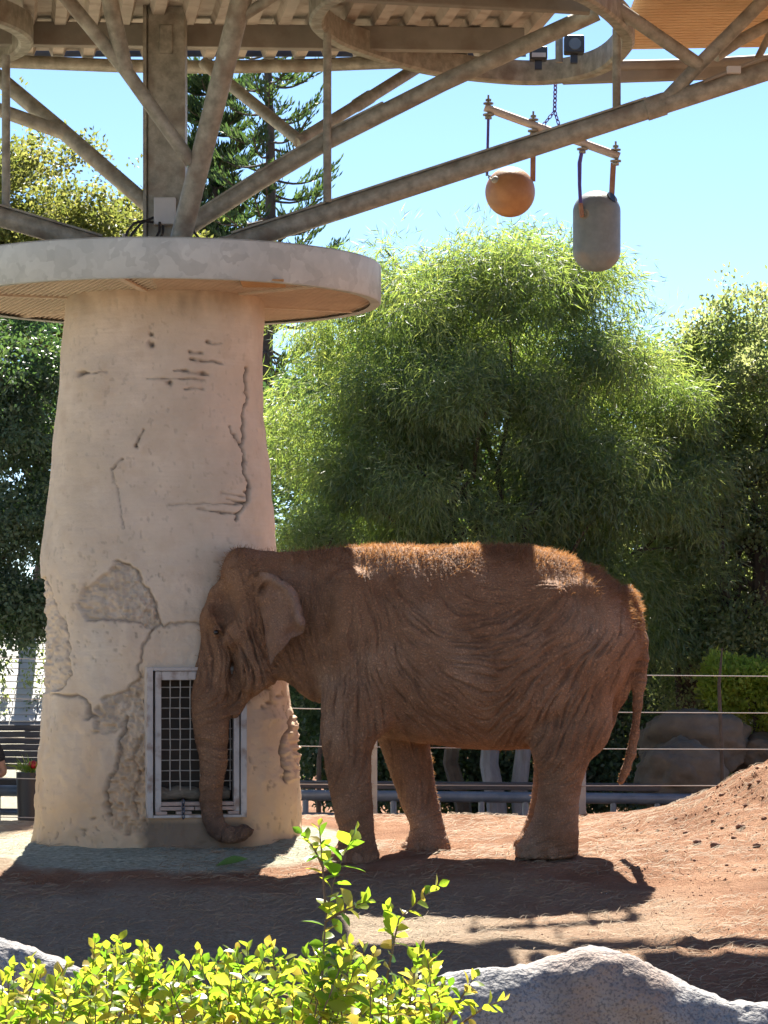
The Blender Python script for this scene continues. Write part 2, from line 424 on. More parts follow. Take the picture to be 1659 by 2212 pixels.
a = pm.attributes.new('dark', 'FLOAT', 'POINT'); a.data.foreach_set('value', dark.ravel().astype(np.float32))
def concrete():
    m = material('faux_rock_concrete', (.55, .45, .335), (.69, .575, .44), 2.2, .9, .3, 60, 7, c3=(.55, .43, .31), s3=7, w3=.7, bdist=.012, spec=.2)
    nt = m.node_tree; N = nt.nodes; L = nt.links; b = N['Principled BSDF']
    src = b.inputs['Base Color'].links[0].from_socket
    at = N.new('ShaderNodeAttribute'); at.attribute_name = 'dark'
    tc = N.new('ShaderNodeTexCoord'); mp = N.new('ShaderNodeMapping'); mp.inputs['Scale'].default_value = (3, 3, 40); L.new(tc.outputs['Object'], mp.inputs[0])
    n = N.new('ShaderNodeTexNoise'); n.inputs['Scale'].default_value = 1.5; n.inputs['Detail'].default_value = 6; L.new(mp.outputs[0], n.inputs['Vector'])
    rp = N.new('ShaderNodeMapRange'); rp.inputs[1].default_value = .42; rp.inputs[2].default_value = .7; rp.inputs[4].default_value = .38; L.new(n.outputs[0], rp.inputs[0])
    m0 = N.new('ShaderNodeMix'); m0.data_type = 'RGBA'; m0.inputs[7].default_value = (.58, .465, .325, 1); L.new(rp.outputs[0], m0.inputs[0]); L.new(src, m0.inputs[6])
    n2 = N.new('ShaderNodeTexNoise'); n2.inputs['Scale'].default_value = .9; n2.inputs['Detail'].default_value = 3; L.new(tc.outputs['Object'], n2.inputs['Vector'])
    r2 = N.new('ShaderNodeMapRange'); r2.inputs[1].default_value = .45; r2.inputs[2].default_value = .7; r2.inputs[4].default_value = .5; L.new(n2.outputs[0], r2.inputs[0])
    m1 = N.new('ShaderNodeMix'); m1.data_type = 'RGBA'; m1.inputs[7].default_value = (.70, .56, .43, 1); L.new(r2.outputs[0], m1.inputs[0]); L.new(m0.outputs[2], m1.inputs[6])
    ad = N.new('ShaderNodeAttribute'); ad.attribute_name = 'dust_bounce'; md = N.new('ShaderNodeMix'); md.data_type = 'RGBA'; md.inputs[7].default_value = (.60, .40, .235, 1); L.new(ad.outputs['Fac'], md.inputs[0]); L.new(m1.outputs[2], md.inputs[6])
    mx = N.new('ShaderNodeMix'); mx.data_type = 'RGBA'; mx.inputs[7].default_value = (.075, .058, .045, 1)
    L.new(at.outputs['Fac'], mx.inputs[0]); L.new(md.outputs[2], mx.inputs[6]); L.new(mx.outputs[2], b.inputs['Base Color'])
    return m
M['concrete'] = concrete()
pillar = empty('concrete_pillar', (PX, PY, .05))
tag(pillar, 'tall tan faux rock concrete pillar with cracks and a barred feeder niche', 'pillar')
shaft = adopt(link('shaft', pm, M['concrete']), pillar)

# feeder door set into the pillar (part with sub-parts)
M['frame_steel'] = material('dusty_painted_steel', (.42, .37, .32), (.52, .46, .40), 6, .55, .1, 60, c3=(.22, .13, .08), s3=9, w3=.8)
M['wire'] = material('galvanised_wire', (.40, .36, .30), (.30, .26, .21), 30, .45, metal=.3)
M['sill'] = material('sill_tabs', (.46, .34, .27), (.38, .27, .21), 14, .8, .2, 60)
M['dark_gap'] = material('niche_lining', (.035, .035, .022), (.07, .065, .04), 8, .9)
M['log'] = material('weathered_log', (.14, .11, .075), (.24, .19, .13), 10, .9, .4, 30, stretch=(1, 6, 6))
M['chain'] = material('dark_chain', (.10, .10, .115), None, rough=.4, metal=.8)
fX, fN, fZ = Vector(fex), Vector(fn), Vector((0, 0, 1)); fC = Vector(FC)
SC_ = (fC.y - CAMY) / FPX
def fp(u, v, n=0.0):  # picture position on the door plane -> point
    return fC + fX * ((u - 424) * SC_ / math.cos(FA)) + fZ * (-(v - 1604) * SC_) + fN * n
def fbox(mb, u0, u1, v0, v1, n0, n1):
    a, b = fp(u0, v0), fp(u1, v1); c = (a + b) / 2 + fN * ((n0 + n1) / 2)
    mb.box(c, (abs((b - a).dot(fX)) / 2, abs(n1 - n0) / 2, abs((b - a).z) / 2), (fX, fN, fZ)); return mb
door = fbox(MB(), 318, 331, 1441, 1766, -.14, .035); fbox(door, 518, 531, 1441, 1766, -.14, .035); fbox(door, 331.2, 517.8, 1441, 1449, -.14, .035); fbox(door, 331.2, 517.8, 1760, 1766, -.14, .05)
door = door.build('feeder_door', M['frame_steel'], pillar, bevel=.004)
def sub(mb, name, mat, **k): return mb.build(name, mat, door, **k)
sub(fbox(MB(), 336, 349, 1450, 1759, -.05, .02), 'door_stile', M['frame_steel'], bevel=.004)
sub(fbox(MB(), 503, 515.5, 1450, 1759, -.05, .02), 'door_stile', M['frame_steel'], bevel=.004)
sub(fbox(MB(), 349.2, 502.8, 1450, 1469, -.05, .02), 'top_rail', M['frame_steel'], bevel=.004)
sub(fbox(MB(), 349.2, 502.8, 1732, 1740, -.05, .02), 'bottom_rail', M['sill'], bevel=.003)
sub(fbox(MB(), 406, 421, 1452, 1467, .018, .035), 'latch_plate', M['frame_steel'], bevel=.003)
for k in range(7):
    u = 369 + 21.4 * k
    w = [fp(u + .3 * math.sin(q * 1.3 + k), 1467 + q * 24.0, -.02 + .004 * (-1) ** (q + k)) for q in range(11)]
    sub(MB().tube(w, .0048, 6), 'wire', M['wire'], smooth=True)
for k in range(10):
    v = 1484.5 + 22.5 * k
    w = [fp(347 + q * 21.4, v + .25 * math.sin(q * 1.7 + k), -.02 + .004 * (-1) ** (q + k + 1)) for q in range(8)] + [fp(505, v, -.02)]
    sub(MB().tube(w, .0048, 6), 'wire', M['wire'], smooth=True)
for u0, u1, v0, v1 in ((345, 418, 1742, 1750), (420, 508, 1742, 1750), (337, 361, 1752, 1759), (381, 413, 1752, 1759), (437, 470, 1752, 1759), (491, 515, 1752, 1759)):
    sub(fbox(MB(), u0, u1, v0, v1, -.04, .03), 'sill_tab', M['sill'], bevel=.004)
sub(fbox(MB(), 332, 517, 1730, 1759, -.10, -.055), 'sill_back', M['dark_gap'])
mb = MB(); pts = [fp(345 + q * 11, 1714 + 2 * math.sin(q), -.10) for q in range(15)]; mb.tube(pts, [.052 + .006 * math.sin(q * 2.1) for q in range(15)], 12)
sub(mb, 'feed_log', M['log'], smooth=True)
def chain(mb, a, b, n, R=.016, r=.0045):
    a, b = Vector(a), Vector(b); d = (b - a).normalized(); s0 = d.orthogonal().normalized(); s1 = d.cross(s0)
    L = (b - a).length / n
    for i in range(n):
        c = a + (b - a) * ((i + .5) / n); s = s0 if i % 2 else s1
        mb.tube([c + d * (math.sin(q) * L * .68) + s * (math.cos(q) * R) for q in [2 * math.pi * k / 10 for k in range(10)]], r, 5, closed=True)
    return mb
sub(chain(MB(), fp(394, 1727, .05), fp(394, 1766, .06), 4, .013, .006), 'chain', M['chain'], smooth=True)
# added unseen pale terrace near the viewer to bounce light onto shaded fronts
pv = MB(); pv.box((0, -44, -.06), (40, 28, .12)); o = link('bounce_terrace', pv.mesh('bounce_terrace'), material('bounce_paving', (.42, .40, .37), (.50, .48, .44), 1.2, .9, .2, 20)); tag(o, kind='structure')
# ------------------------------------------------------------------ steel canopy standing on the pillar
def spangle():
    m = material('galvanised_steel', (.185, .185, .15), (.345, .34, .28), 11, .6, .2, 60, 9, metal=.2, c3=(.17, .135, .10), s3=5, w3=.8)
    return m
M['galv'] = spangle()
def rim_mat():
    m = material('spangled_zinc', (.41, .44, .42), (.50, .53, .50), 3, .5, .05, 60, metal=.15)
    nt = m.node_tree; N = nt.nodes; L = nt.links; b = N['Principled BSDF']; src = b.inputs['Base Color'].links[0].from_socket
    tc = N.new('ShaderNodeTexCoord'); vo = N.new('ShaderNodeTexVoronoi'); vo.inputs['Scale'].default_value = 9; vo.inputs['Randomness'].default_value = 1
    nz = N.new('ShaderNodeTexNoise'); nz.inputs['Scale'].default_value = 6; L.new(tc.outputs['Object'], nz.inputs['Vector'])
    ad = N.new('ShaderNodeMixRGB'); ad.blend_type = 'ADD'; ad.inputs[0].default_value = .35; L.new(tc.outputs['Object'], ad.inputs[1]); L.new(nz.outputs['Color'], ad.inputs[2])
    L.new(ad.outputs[0], vo.inputs['Vector'])
    hs = N.new('ShaderNodeSeparateColor'); L.new(vo.outputs['Color'], hs.inputs[0])
    mr = N.new('ShaderNodeMapRange'); mr.inputs[3].default_value = .84; mr.inputs[4].default_value = 1.08; L.new(hs.outputs[0], mr.inputs[0])
    mu = N.new('ShaderNodeMixRGB'); mu.blend_type = 'MULTIPLY'; mu.inputs[0].default_value = 1; L.new(src, mu.inputs[1]); L.new(mr.outputs[0], mu.inputs[2]); L.new(mu.outputs[0], b.inputs['Base Color'])
    return m
M['rim'] = rim_mat()
M['deck'] = material('dusty_roof_deck', (.34, .305, .25), (.45, .405, .335), 3, .7, .1, 40, c3=(.19, .15, .11), s3=5, w3=.6)
M['beam'] = material('dark_beam_steel', (.19, .18, .15), (.25, .235, .195), 3, .7, .08, 50, c3=(.14, .10, .07), s3=4, w3=.6)
M['soffit'] = material('underside_grating', (.50, .41, .31), (.60, .50, .38), 5, .7, .1, 60)
M['orange'] = material('ochre_roof_sheet', (.56, .38, .20), (.63, .45, .25), 3, .75)
M['flash'] = material('blue_grey_flashing', (.07, .09, .13), None, rough=.6)
M['rusty'] = material('rusty_mesh', (.38, .19, .07), (.50, .28, .12), 18, .85, .3, 60)
M['black'] = material('black_rubber', (.015, .015, .016), None, rough=.5)
M['boxgrey'] = material('grey_enclosure', (.42, .43, .42), (.48, .49, .48), 4, .5)

canopy = empty('steel_canopy', (PX, PY, 4.46))
tag(canopy, 'galvanised steel shade canopy with disc platform and branching tubes on the concrete pillar', 'canopy')
ZB = 4.465; ZT = 4.775; RD = 1.765
def canp(mb, name, mat, **k): return mb.build(name, mat, canopy, **k)
c0 = Vector((PX, PY, 0))
disc = canp(MB().lathe([(RD - .09, ZB), (RD - .012, ZB - .004), (RD, ZB + .012), (RD, ZT - .012), (RD - .012, ZT), (RD - .05, ZT), (RD - .05, ZT - .03)], c0, seg=160), 'platform_rim', M['rim'], smooth=True)
plate_ = MB().lathe([(1.05, ZB + .075), (RD - .02, ZB + .075), (RD - .02, ZB + .2), (.2, ZB + .2)], c0, seg=96).build('platform_floor', M['soffit'], canopy)
mb = MB(); sp = .047
def bars(dx, dy, side):
    d = Vector((dx, dy, 0)).normalized(); e = Vector((d.y, -d.x, 0)) if d.y > 0 else Vector((-d.y, d.x, 0))
    n = int(RD / sp) + 1
    for i in range(-n, n + 1):
        off = i * sp; h2 = (RD - .03) ** 2 - off ** 2
        if h2 <= .01: continue
        h = math.sqrt(h2); a, b = e * off - d * h, e * off + d * h
        # keep only the part on the requested side of the pillar axis
        ta, tb = a.x * side, b.x * side
        if ta <= 0 and tb <= 0: continue
        if ta < 0: a = a + (b - a) * (-a.x / (b.x - a.x))
        if tb < 0: b = b + (a - b) * (-b.x / (a.x - b.x))
        z = ZB + .045
        mb.beam(c0 + a + Vector((0, 0, z)), c0 + b + Vector((0, 0, z)), .018, .05)
bars(.35, -1, -1); bars(.5, 1, 1)
g_ = MB.build(mb, 'platform_grating', M['soffit'], canopy); g_['kind'] = 'stuff'
mb = MB()
for a in (25, 80, 140, 200, 262, 320):
    mb = MB(); d = Vector((math.cos(math.radians(a)), math.sin(math.radians(a)), 0)); mb.beam(c0 + d * .7 + Vector((0, 0, ZB + .03)), c0 + d * (RD - .03) + Vector((0, 0, ZB + .03)), .05, .05); canp(mb, 'grating_frame', M['soffit'])
q0, q1 = P(522, 628, PY - 1.25), P(615, 628, PY - 1.25)
mb = MB().box(((q0.x + q1.x) / 2, PY - 1.28, ZB + .012), ((q1.x - q0.x) / 2, .22, .006)); canp(mb, 'mesh_hatch', M['rusty'])
# post
zt = 6.95
mb = MB().box((PX + .017, PY, (4.5 + zt) / 2), (.155, .14, (zt - 4.5) / 2))
canp(mb, 'post', M['galv'], bevel=.012)
canp(MB().box((PX - .155, PY, (4.5 + zt) / 2), (.014, .17, (zt - 4.5) / 2)), 'post_flange', M['galv'])
canp(MB().box((PX + .017, PY - .13, 6.95 - .35), (.055, .03, .12)), 'bracket', M['galv'], bevel=.01)
bx = canp(MB().box(P(356.5, 457, PY - .19), (.088, .05, .11)), 'junction_box', M['boxgrey'], bevel=.008)
for pts in ([(345, 480, 1.05), (344, 500, 1.02), (338, 512, 1.0), (318, 520, 1.0)], [(352, 487, 1.05), (352, 505, 1.02), (343, 519, 1.0)],
            [(331, 480, 1.05), (310, 477, 1.0), (290, 482, .98), (275, 500, .95), (268, 528, .95)], [(331, 470, 1.1), (305, 482, 1.0), (285, 505, .97), (278, 528, .95)],
            [(412, 480, .9), (418, 500, .9), (430, 515, .9), (455, 521, .9)]):
    canp(MB().tube([P(*p) for p in pts], .011, 8), 'cable', M['black'], smooth=True)
canp(MB().tube([P(266, 528, .95), P(268, 505, .95)], .014, 8), 'cable_gland', M['wire'], smooth=True)

def tube_px(pts, rpx, name='tube', mat='galv', seg=18):
    w = [P(*p) for p in pts]; r = [rpx / ppm(p[2]) for p in pts]
    return canp(MB().tube(w, r, seg), name, M[mat], smooth=True)
def rail_on(pts, rpx, w=.11):
    mb = MB()
    for a, b in zip(pts[:-1], pts[1:]):
        a3, b3 = P(*a), P(*b); off = Vector((0, 0, rpx / ppm(a[2]) * 1.06))
        mb.beam(a3 + off, b3 + off, w, .016)
    canp(mb, 'top_flange', M['galv'])
T1 = [(436, 549, .95), (664, 475, .9), (1395, 237, .78), (1720, 132, .72)]
tube_px(T1, 22); rail_on([(500, 528, .93), (664, 475, .9), (1395, 237, .78)], 22)
tube_px([(1395, 237, .78), (1435, 224, .775), (1436, 224, .775)], 25, 'collar')
T1b = [(400, 494, 1.0), (560, 392, .9), (708, 304, .8), (829, 243, .7), (958, 178, .6), (1290, 26, .4)]
tube_px(T1b, 19); rail_on(T1b[:4], 19, .09)
tube_px([(440, 136, 2.6), (490, 177, 2.4), (647, 304, 1.5)], 13)
tube_px([(640, 308, 1.5), (780, 222, 2.0), (900, 147, 2.8)], 13); tube_px([(770, 228, 1.97), (800, 209, 2.1)], 15, 'collar')
tube_px([(383, 545, .30), (452, 272, -.05), (497, 96, -.3), (535, -60, -.5)], 23)
tube_px([(503, 50, -.35), (600, -14, -.5), (640, -40, -.55)], 12)
tube_px([(414, 352, .05), (270, 150, -.1), (145, -2, -.25), (100, -60, -.3)], 15)
tube_px([(270, 150, -.1), (228, -40, -.3)], 18)
tube_px([(330, 452, 1.25), (135, 283, 1.6), (15, 183, 1.8), (-60, 120, 2.0)], 17)
tube_px([(145, 290, 1.58), (0, 238, 1.4), (-60, 218, 1.35)], 15)
tube_px([(245, 541, .95), (0, 468, .8), (-80, 446, .75)], 22); rail_on([(220, 534, .94), (0, 468, .8), (-80, 446, .75)], 22)
tube_px([(1290, -12, .2), (1395, 60, .5), (1510, 140, .7)], 15)
tube_px([(1428, 226, .76), (1520, 130, .72), (1600, 50, .69), (1665, -16, .67)], 15)
tube_px([(1545, 122, 1.0), (1600, 86, 1.1), (1700, 33, 1.2)], 13)
tube_px([(1635, 130, 1.6), (1680, 40, 1.7)], 8)
for u, va, vb, y in ((707, 60, 436, .70), (13, 120, 450, .82), (1332, 62, 234, .80)):
    tube_px([(u, va, y), (u, vb, y)], 9.2, 'strut', seg=12)
# ring beams: closed rectangular section following a plan curve
def smooth_closed(pts, k=10):
    n = len(pts); out = []
    for i in range(n):
        p0, p1, p2, p3 = [np.array(pts[(i + j) % n], float) for j in (-1, 0, 1, 2)]
        for q in range(k):
            t = q / k; out.append(.5 * ((2 * p1) + (-p0 + p2) * t + (2 * p0 - 5 * p1 + 4 * p2 - p3) * t * t + (-p0 + 3 * p1 - 3 * p2 + p3) * t ** 3))
    return np.array(out)
def ring(pts, z0, h, w, name='ring_beam'):
    c = smooth_closed(pts); n = len(c); tg = norm(np.roll(c, -1, 0) - np.roll(c, 1, 0)); nr = np.stack([tg[:, 1], -tg[:, 0]], 1)
    prof = [(-w / 2, .02), (-w / 2 + .02, 0), (w / 2 - .02, 0), (w / 2, .02), (w / 2, h), (-w / 2, h)]
    V = np.array([[*(c[i] + nr[i] * a), z0 + b] for i in range(n) for a, b in prof]); m = len(prof)
    F = [(i * m + k, i * m + (k + 1) % m, ((i + 1) % n) * m + (k + 1) % m, ((i + 1) % n) * m + k) for i in range(n) for k in range(m)]
    o = adopt(link(name, np_mesh(name, V, F, False), M['galv']), canopy); return o
ring([(-.53, .3), (-.42, 1.05), (-.1, 1.7), (.35, 2.35), (.9, 2.75), (1.4, 2.85), (1.8, 2.45), (1.96, 1.7), (1.93, .8), (1.5, -.5), (.9, -1.1), (.2, -1.1), (-.35, -.5)], 6.55, .20, .12)
ring([(-4.1 + 1.2 * math.cos(a), 1.0 + 1.35 * math.sin(a)) for a in [2 * math.pi * k / 12 for k in range(12)]], 6.55, .20, .12)
# straight beams
canp(MB().beam(P(-90, 72, 1.62), P(1132, 88, 1.62), .12, .195), 'beam', M['beam'], bevel=.008)
canp(MB().beam(P(560, -26, .2), P(1275, 12, .2), .12, .13), 'beam', M['beam'], bevel=.008)
canp(MB().tube([P(u, v, y) for u, v, y in ((-100, 128, 2.6), (50, 134, 2.75), (250, 142, 2.9), (450, 145, 2.95), (650, 142, 2.9), (850, 134, 2.8), (1010, 128, 2.7))], .058, 14), 'edge_tube', M['galv'], smooth=True)
canp(MB().beam(P(1215, 168, 2.95), P(1760, 150, 2.95), .10, .11), 'edge_beam', M['beam'], bevel=.01)
canp(MB().tube([P(1300, 142, 2.9), P(1500, 138, 2.9), P(1760, 122, 2.9)], .045, 12), 'edge_tube', M['beam'], smooth=True)
canp(MB().box(P(1585, 151, .62), (.055, .03, .028)), 'conduit_box', M['boxgrey'], bevel=.004)
canp(MB().tube([P(1520, 176, .66), P(1560, 160, .64), P(1640, 128, .64), P(1720, 105, .64)], .014, 8), 'conduit', M['beam'], smooth=True)
# corrugated deck (trapezoid ribs), ribs run away from the viewer
dv = Vector((-.124, 1, 0)).normalized(); de = Vector((dv.y, -dv.x, 0)); per = .262; n = 34
org = P(1128, 108, 2.66); org.z = 6.80
prof = []
for i in range(n):
    x = -i * per
    prof += [(x, 0), (x - .085, 0), (x - .115, .075), (x - .232, .075)]
prof.append((-n * per, 0))
V = []; F = []
for (x, h) in prof:
    p0 = org + de * x; far = (3.0 - p0.y) / dv.y
    for s in (far, -1.2, -2.4, -3.6, -4.8, -6.4):
        V.append(p0 + dv * s + Vector((0, 0, h)))
m = 6
for i in range(len(prof) - 1):
    for k in range(m - 1): F.append((i * m + k, i * m + k + 1, (i + 1) * m + k + 1, (i + 1) * m + k))
me = bpy.data.meshes.new('roof_deck'); me.from_pydata([tuple(v) for v in V], [], F); me.update()
deck = adopt(link('roof_deck', me, M['deck']), canopy); so = deck.modifiers.new('thick', 'SOLIDIFY'); so.thickness = .004; so.offset = 1
canp(MB().beam((org.x + .05, 3.03, 6.90), (org.x - n * per, 3.03, 6.90), .02, .15), 'deck_flashing', M['flash'])
for s in (-3.4, -5.2):
    canp(MB().beam(org + dv * s + Vector((0, 0, -.09)) - de * .1, org + dv * s - de * (n * per) + Vector((0, 0, -.09)), .10, .16), 'purlin', M['beam'])
# ochre sheet over the right bay, fine ribs run left to right
V = []; F = []; k = 0
x0, x1, z0 = 2.02, 8.5, 6.86
for i in range(0, 75):
    y = 2.88 - i * .11
    for (dy, h) in ((0, 0), (-.082, 0), (-.085, .04), (-.105, .04)):
        V += [(x0, y + dy, z0 + h), (x1, y + dy - .55, z0 + h)]
for i in range(len(V) // 2 - 1): F.append((2 * i, 2 * i + 1, 2 * i + 3, 2 * i + 2))
me = bpy.data.meshes.new('roof_sheet'); me.from_pydata(V, [], F); me.update()
sh = adopt(link('roof_sheet', me, M['orange']), canopy); so = sh.modifiers.new('thick', 'SOLIDIFY'); so.thickness = .004; so.offset = 1
# floodlights on the ring
M['lamp_black'] = material('black_casting', (.02, .022, .025), None, rough=.35); M['lens'] = material('grey_lens', (.10, .12, .13), None, rough=.08)
for i, (u, v, y, w, h, lab) in enumerate(((1240, 98, 2.35, .085, .075, 'square black floodlight with round lens clamped on the ring beam'), (1163, 117, 2.6, .075, .055, 'low black floodlight box with pale front on the ring beam'))):
    c = P(u, v, y); r = empty('floodlight', (c.x, c.y, c.z - h)); tag(r, lab, 'floodlight', 'floodlights on the canopy ring')
    MB().box(c, (w, .07, h)).build('housing', M['lamp_black'], r, bevel=.012)
    if i == 0: MB().lathe([(.001, .012), (.05, .012), (.055, 0)], c - Vector((-.005, .07, 0)), (0, -1, 0)).build('lens', M['lens'], r, smooth=True)
    else: MB().box(c - Vector((0, .072, .02)), (w * .8, .008, .018)).build('lens', M['boxgrey'], r)
    MB().box(c - Vector((0, -.02, h + .03)), (.03, .03, .045)).build('bracket', M['lamp_black'], r)
canp(MB().tube([P(1208, 60, 2.45), P(1208, 135, 2.45)], .034, 10), 'lamp_post', M['galv'], smooth=True)

# ------------------------------------------------------------------ hanging feeders
HY = 3.0
M['bar'] = material('zinc_bar', (.42, .38, .33), (.50, .45, .40), 8, .5, metal=.3)
M['strap'] = material('violet_strap', (.10, .075, .28), None, rough=.7); M['strap_b'] = material('brown_strap', (.26, .13, .08), (.34, .20, .13), 20, .8)
M['ball'] = material('orange_plastic', (.32, .155, .058), (.42, .22, .09), 7, .5, .12, 60, 9, c3=(.27, .16, .09), s3=5, w3=.7)
M['drum'] = material('grey_plastic', (.125, .16, .168), (.18, .215, .222), 9, .5, .12, 60, 9, c3=(.25, .20, .145), s3=3.0, w3=.6)
hang = empty('hanger_bar', P(1195, 260, HY)); tag(hang, 'tilted steel hanger bar on a chain below the canopy ring, carrying the two feeders', 'hanger')
a, b = P(1047, 232, HY), P(1338, 338, HY)
MB().tube([a, b], .036, 16).build('bar', M['bar'], hang, smooth=True)
mb = chain(MB(), P(1200, 176, HY), P(1198, 240, HY), 7, .016, .006); chain(mb, P(1198, 240, HY), P(1172, 272, HY), 4, .014, .005); chain(mb, P(1198, 240, HY), P(1213, 288, HY), 5, .014, .005)
mb.build('chain', M['strap'], hang, smooth=True)
for u, v in ((1055, 235), (1152, 270), (1258, 309), (1330, 335)):
    c = P(u, v, HY)
    mb = MB().tube([c + Vector((0, 0, -.085)), c + Vector((0, 0, .12))], .009, 8); mb.lathe([(.004, .04), (.045, .04), (.045, .052), (.004, .052)], c, seg=16); mb.lathe([(.004, .065), (.026, .065), (.026, .085), (.004, .085)], c, seg=6)
    mb.lathe([(.004, -.06), (.048, -.06), (.048, -.045), (.004, -.045)], c, seg=16); mb.lathe([(.004, -.09), (.030, -.09), (.030, -.07), (.004, -.07)], c, seg=16)
    mb.build('bolt', M['galv'], hang, smooth=False)
bc = P(1102, 415, HY); R = 54 / ppm(HY)
fb = empty('feeder_ball', bc - Vector((0, 0, R))); tag(fb, 'round orange plastic feeder ball hanging from the bar', 'feeder')
MB().lathe([(max(.0005, R * math.sin(math.pi * k / 40)), -R * math.cos(math.pi * k / 40)) for k in range(41)], bc, seg=48).build('ball', M['ball'], fb, smooth=True)
MB().lathe([(.001, .02), (.018, .02), (.03, .012), (.034, 0)], P(1068, 392, HY) + Vector((-.0, -.16, -.01)), (-.5, -.8, .35), 20).build('eye_plate', M['galv'], fb, smooth=True)
chain(MB(), P(1052, 376, HY - .05), P(1066, 392, HY - .17), 3, .014, .005).build('shackle', M['galv'], fb, smooth=True)
MB().beam(P(1055, 250, HY), P(1052, 380, HY - .05), .024, .006, Vector((0, 1, 0))).build('strap', M['strap'], fb)
MB().beam(P(1152, 288, HY), P(1151, 392, HY), .046, .008, Vector((0, 1, 0))).build('strap', M['strap_b'], fb)
cc = P(1289, 500, HY); R = 51.5 / ppm(HY); hl = 87 / ppm(HY) - R * .86
prof = []
for k in range(16):
    q = math.pi / 2 * k / 15; prof.append((max(.0005, R * math.sin(q)), -hl - R * .86 * math.cos(q)))
prof += [(R * 1.0, 0)] + [(r, -h) for r, h in prof[::-1]]
fd = empty('feeder_drum', cc - Vector((0, 0, hl + R))); tag(fd, 'tall grey plastic feeder capsule with a round hole hanging from the bar', 'feeder')
MB().lathe(prof, cc, seg=48).build('capsule', M['drum'], fd, smooth=True)
MB().lathe([(.001, .004), (.055, .004), (.055, -.03)], P(1322, 430, HY) + Vector((-.005, -.105, 0)), (.62, -.55, .56), 24).build('hole', M['black'], fd, smooth=True)
MB().lathe([(.001, .03), (.02, .03), (.022, .012), (.042, .012), (.05, 0)], P(1261, 468, HY) + Vector((0, -.165, 0)), (-.45, -.89, 0), 20).build('eye_plate', M['galv'], fd, smooth=True)
w = [P(1258, 322, HY), P(1252, 352, HY - .03), P(1252, 400, HY - .1), P(1254, 440, HY - .17)]
MB().tube(w, [.016, .019, .016, .016], 6).build('strap', M['strap'], fd, smooth=True)
MB().tube([P(1254, 440, HY - .17), P(1257, 468, HY - .20)], .02, 6).build('strap', M['strap_b'], fd, smooth=True)
MB().beam(P(1325, 352, HY), P(1321, 430, HY), .048, .008, Vector((0, 1, 0))).build('strap', M['strap_b'], fd)
# ------------------------------------------------------------------ elephant (signed distance sculpt -> one continuous mesh)
EY = .35                      # depth of the body's mid-plane
def E(u, v, off=0.0):
    p = P(u, v, EY + off); return np.array([p.x, p.y, p.z])
S_ = 1 / ppm(EY)
h = .0175
lo = np.array([-1.75, EY - .85, -.10]); hi = np.array([2.25, EY + .85, 2.62])
ns = np.ceil((hi - lo) / h).astype(int)
xs = (lo[0] + h * np.arange(ns[0])).astype(np.float32)[:, None, None]
ys = (lo[1] + h * np.arange(ns[1])).astype(np.float32)[None, :, None] - np.float32(EY)
zs = (lo[2] + h * np.arange(ns[2])).astype(np.float32)[None, None, :]
def smin(a, b, k):
    q = np.clip(.5 + .5 * (b - a) / k, 0, 1); return b + (a - b) * q - k * q * (1 - q)
def smax(a, b, k): return -smin(-a, -b, k)
class Field:
    def __init__(s): s.F = np.full(tuple(ns), 9.0, np.float32)
    def region(s, c0, c1, pad=.3):
        i0 = np.maximum(0, np.floor((np.minimum(c0, c1) - pad - lo) / h).astype(int)); i1 = np.minimum(ns, np.ceil((np.maximum(c0, c1) + pad - lo) / h).astype(int))
        return tuple(slice(a, b) for a, b in zip(i0, i1))
    def put(s, reg, d, k, sub=False):
        if sub: s.F[reg] = smax(s.F[reg], -d, k)
        else: s.F[reg] = smin(s.F[reg], d.astype(np.float32), k)
    def ell(s, c, r, k=.08, sub=False, rot=0.0):
        c = np.array(c, float); R = max(r); reg = s.region(c - R, c + R)
        x = xs[reg[0]] - c[0]; y = ys[:, reg[1]] - (c[1] - EY); z = zs[:, :, reg[2]] - c[2]
        if rot: ca, sa = math.cos(rot), math.sin(rot); x, z = x * ca + z * sa, -x * sa + z * ca
        q = np.sqrt((x / r[0]) ** 2 + (y / r[1]) ** 2 + (z / r[2]) ** 2)
        q2 = np.sqrt((x / r[0] ** 2) ** 2 + (y / r[1] ** 2) ** 2 + (z / r[2] ** 2) ** 2)
        s.put(reg, q * (q - 1) / np.maximum(q2, 1e-4), k, sub)
    def cone(s, a, b, ra, rb, k=.05, sy=1.0):
        a = np.array(a, float); b = np.array(b, float); R = max(ra, rb) * max(1, sy); reg = s.region(np.minimum(a, b) - R, np.maximum(a, b) + R)
        px = xs[reg[0]] - a[0]; py = (ys[:, reg[1]] - (a[1] - EY)) / sy; pz = zs[:, :, reg[2]] - a[2]
        d = b - a; d = np.array([d[0], d[1] / sy, d[2]]); L2 = d @ d
        t = np.clip((px * d[0] + py * d[1] + pz * d[2]) / L2, 0, 1)
        dist = np.sqrt((px - t * d[0]) ** 2 + (py - t * d[1]) ** 2 + (pz - t * d[2]) ** 2) - (ra + (rb - ra) * t)
        s.put(reg, dist, k)
    def chain(s, pts, k=.03, sy=1.0):      # pts: (xyz, r)
        for (a, ra), (b, rb) in zip(pts[:-1], pts[1:]): s.cone(a, b, ra, rb, k, sy)
FD = Field()
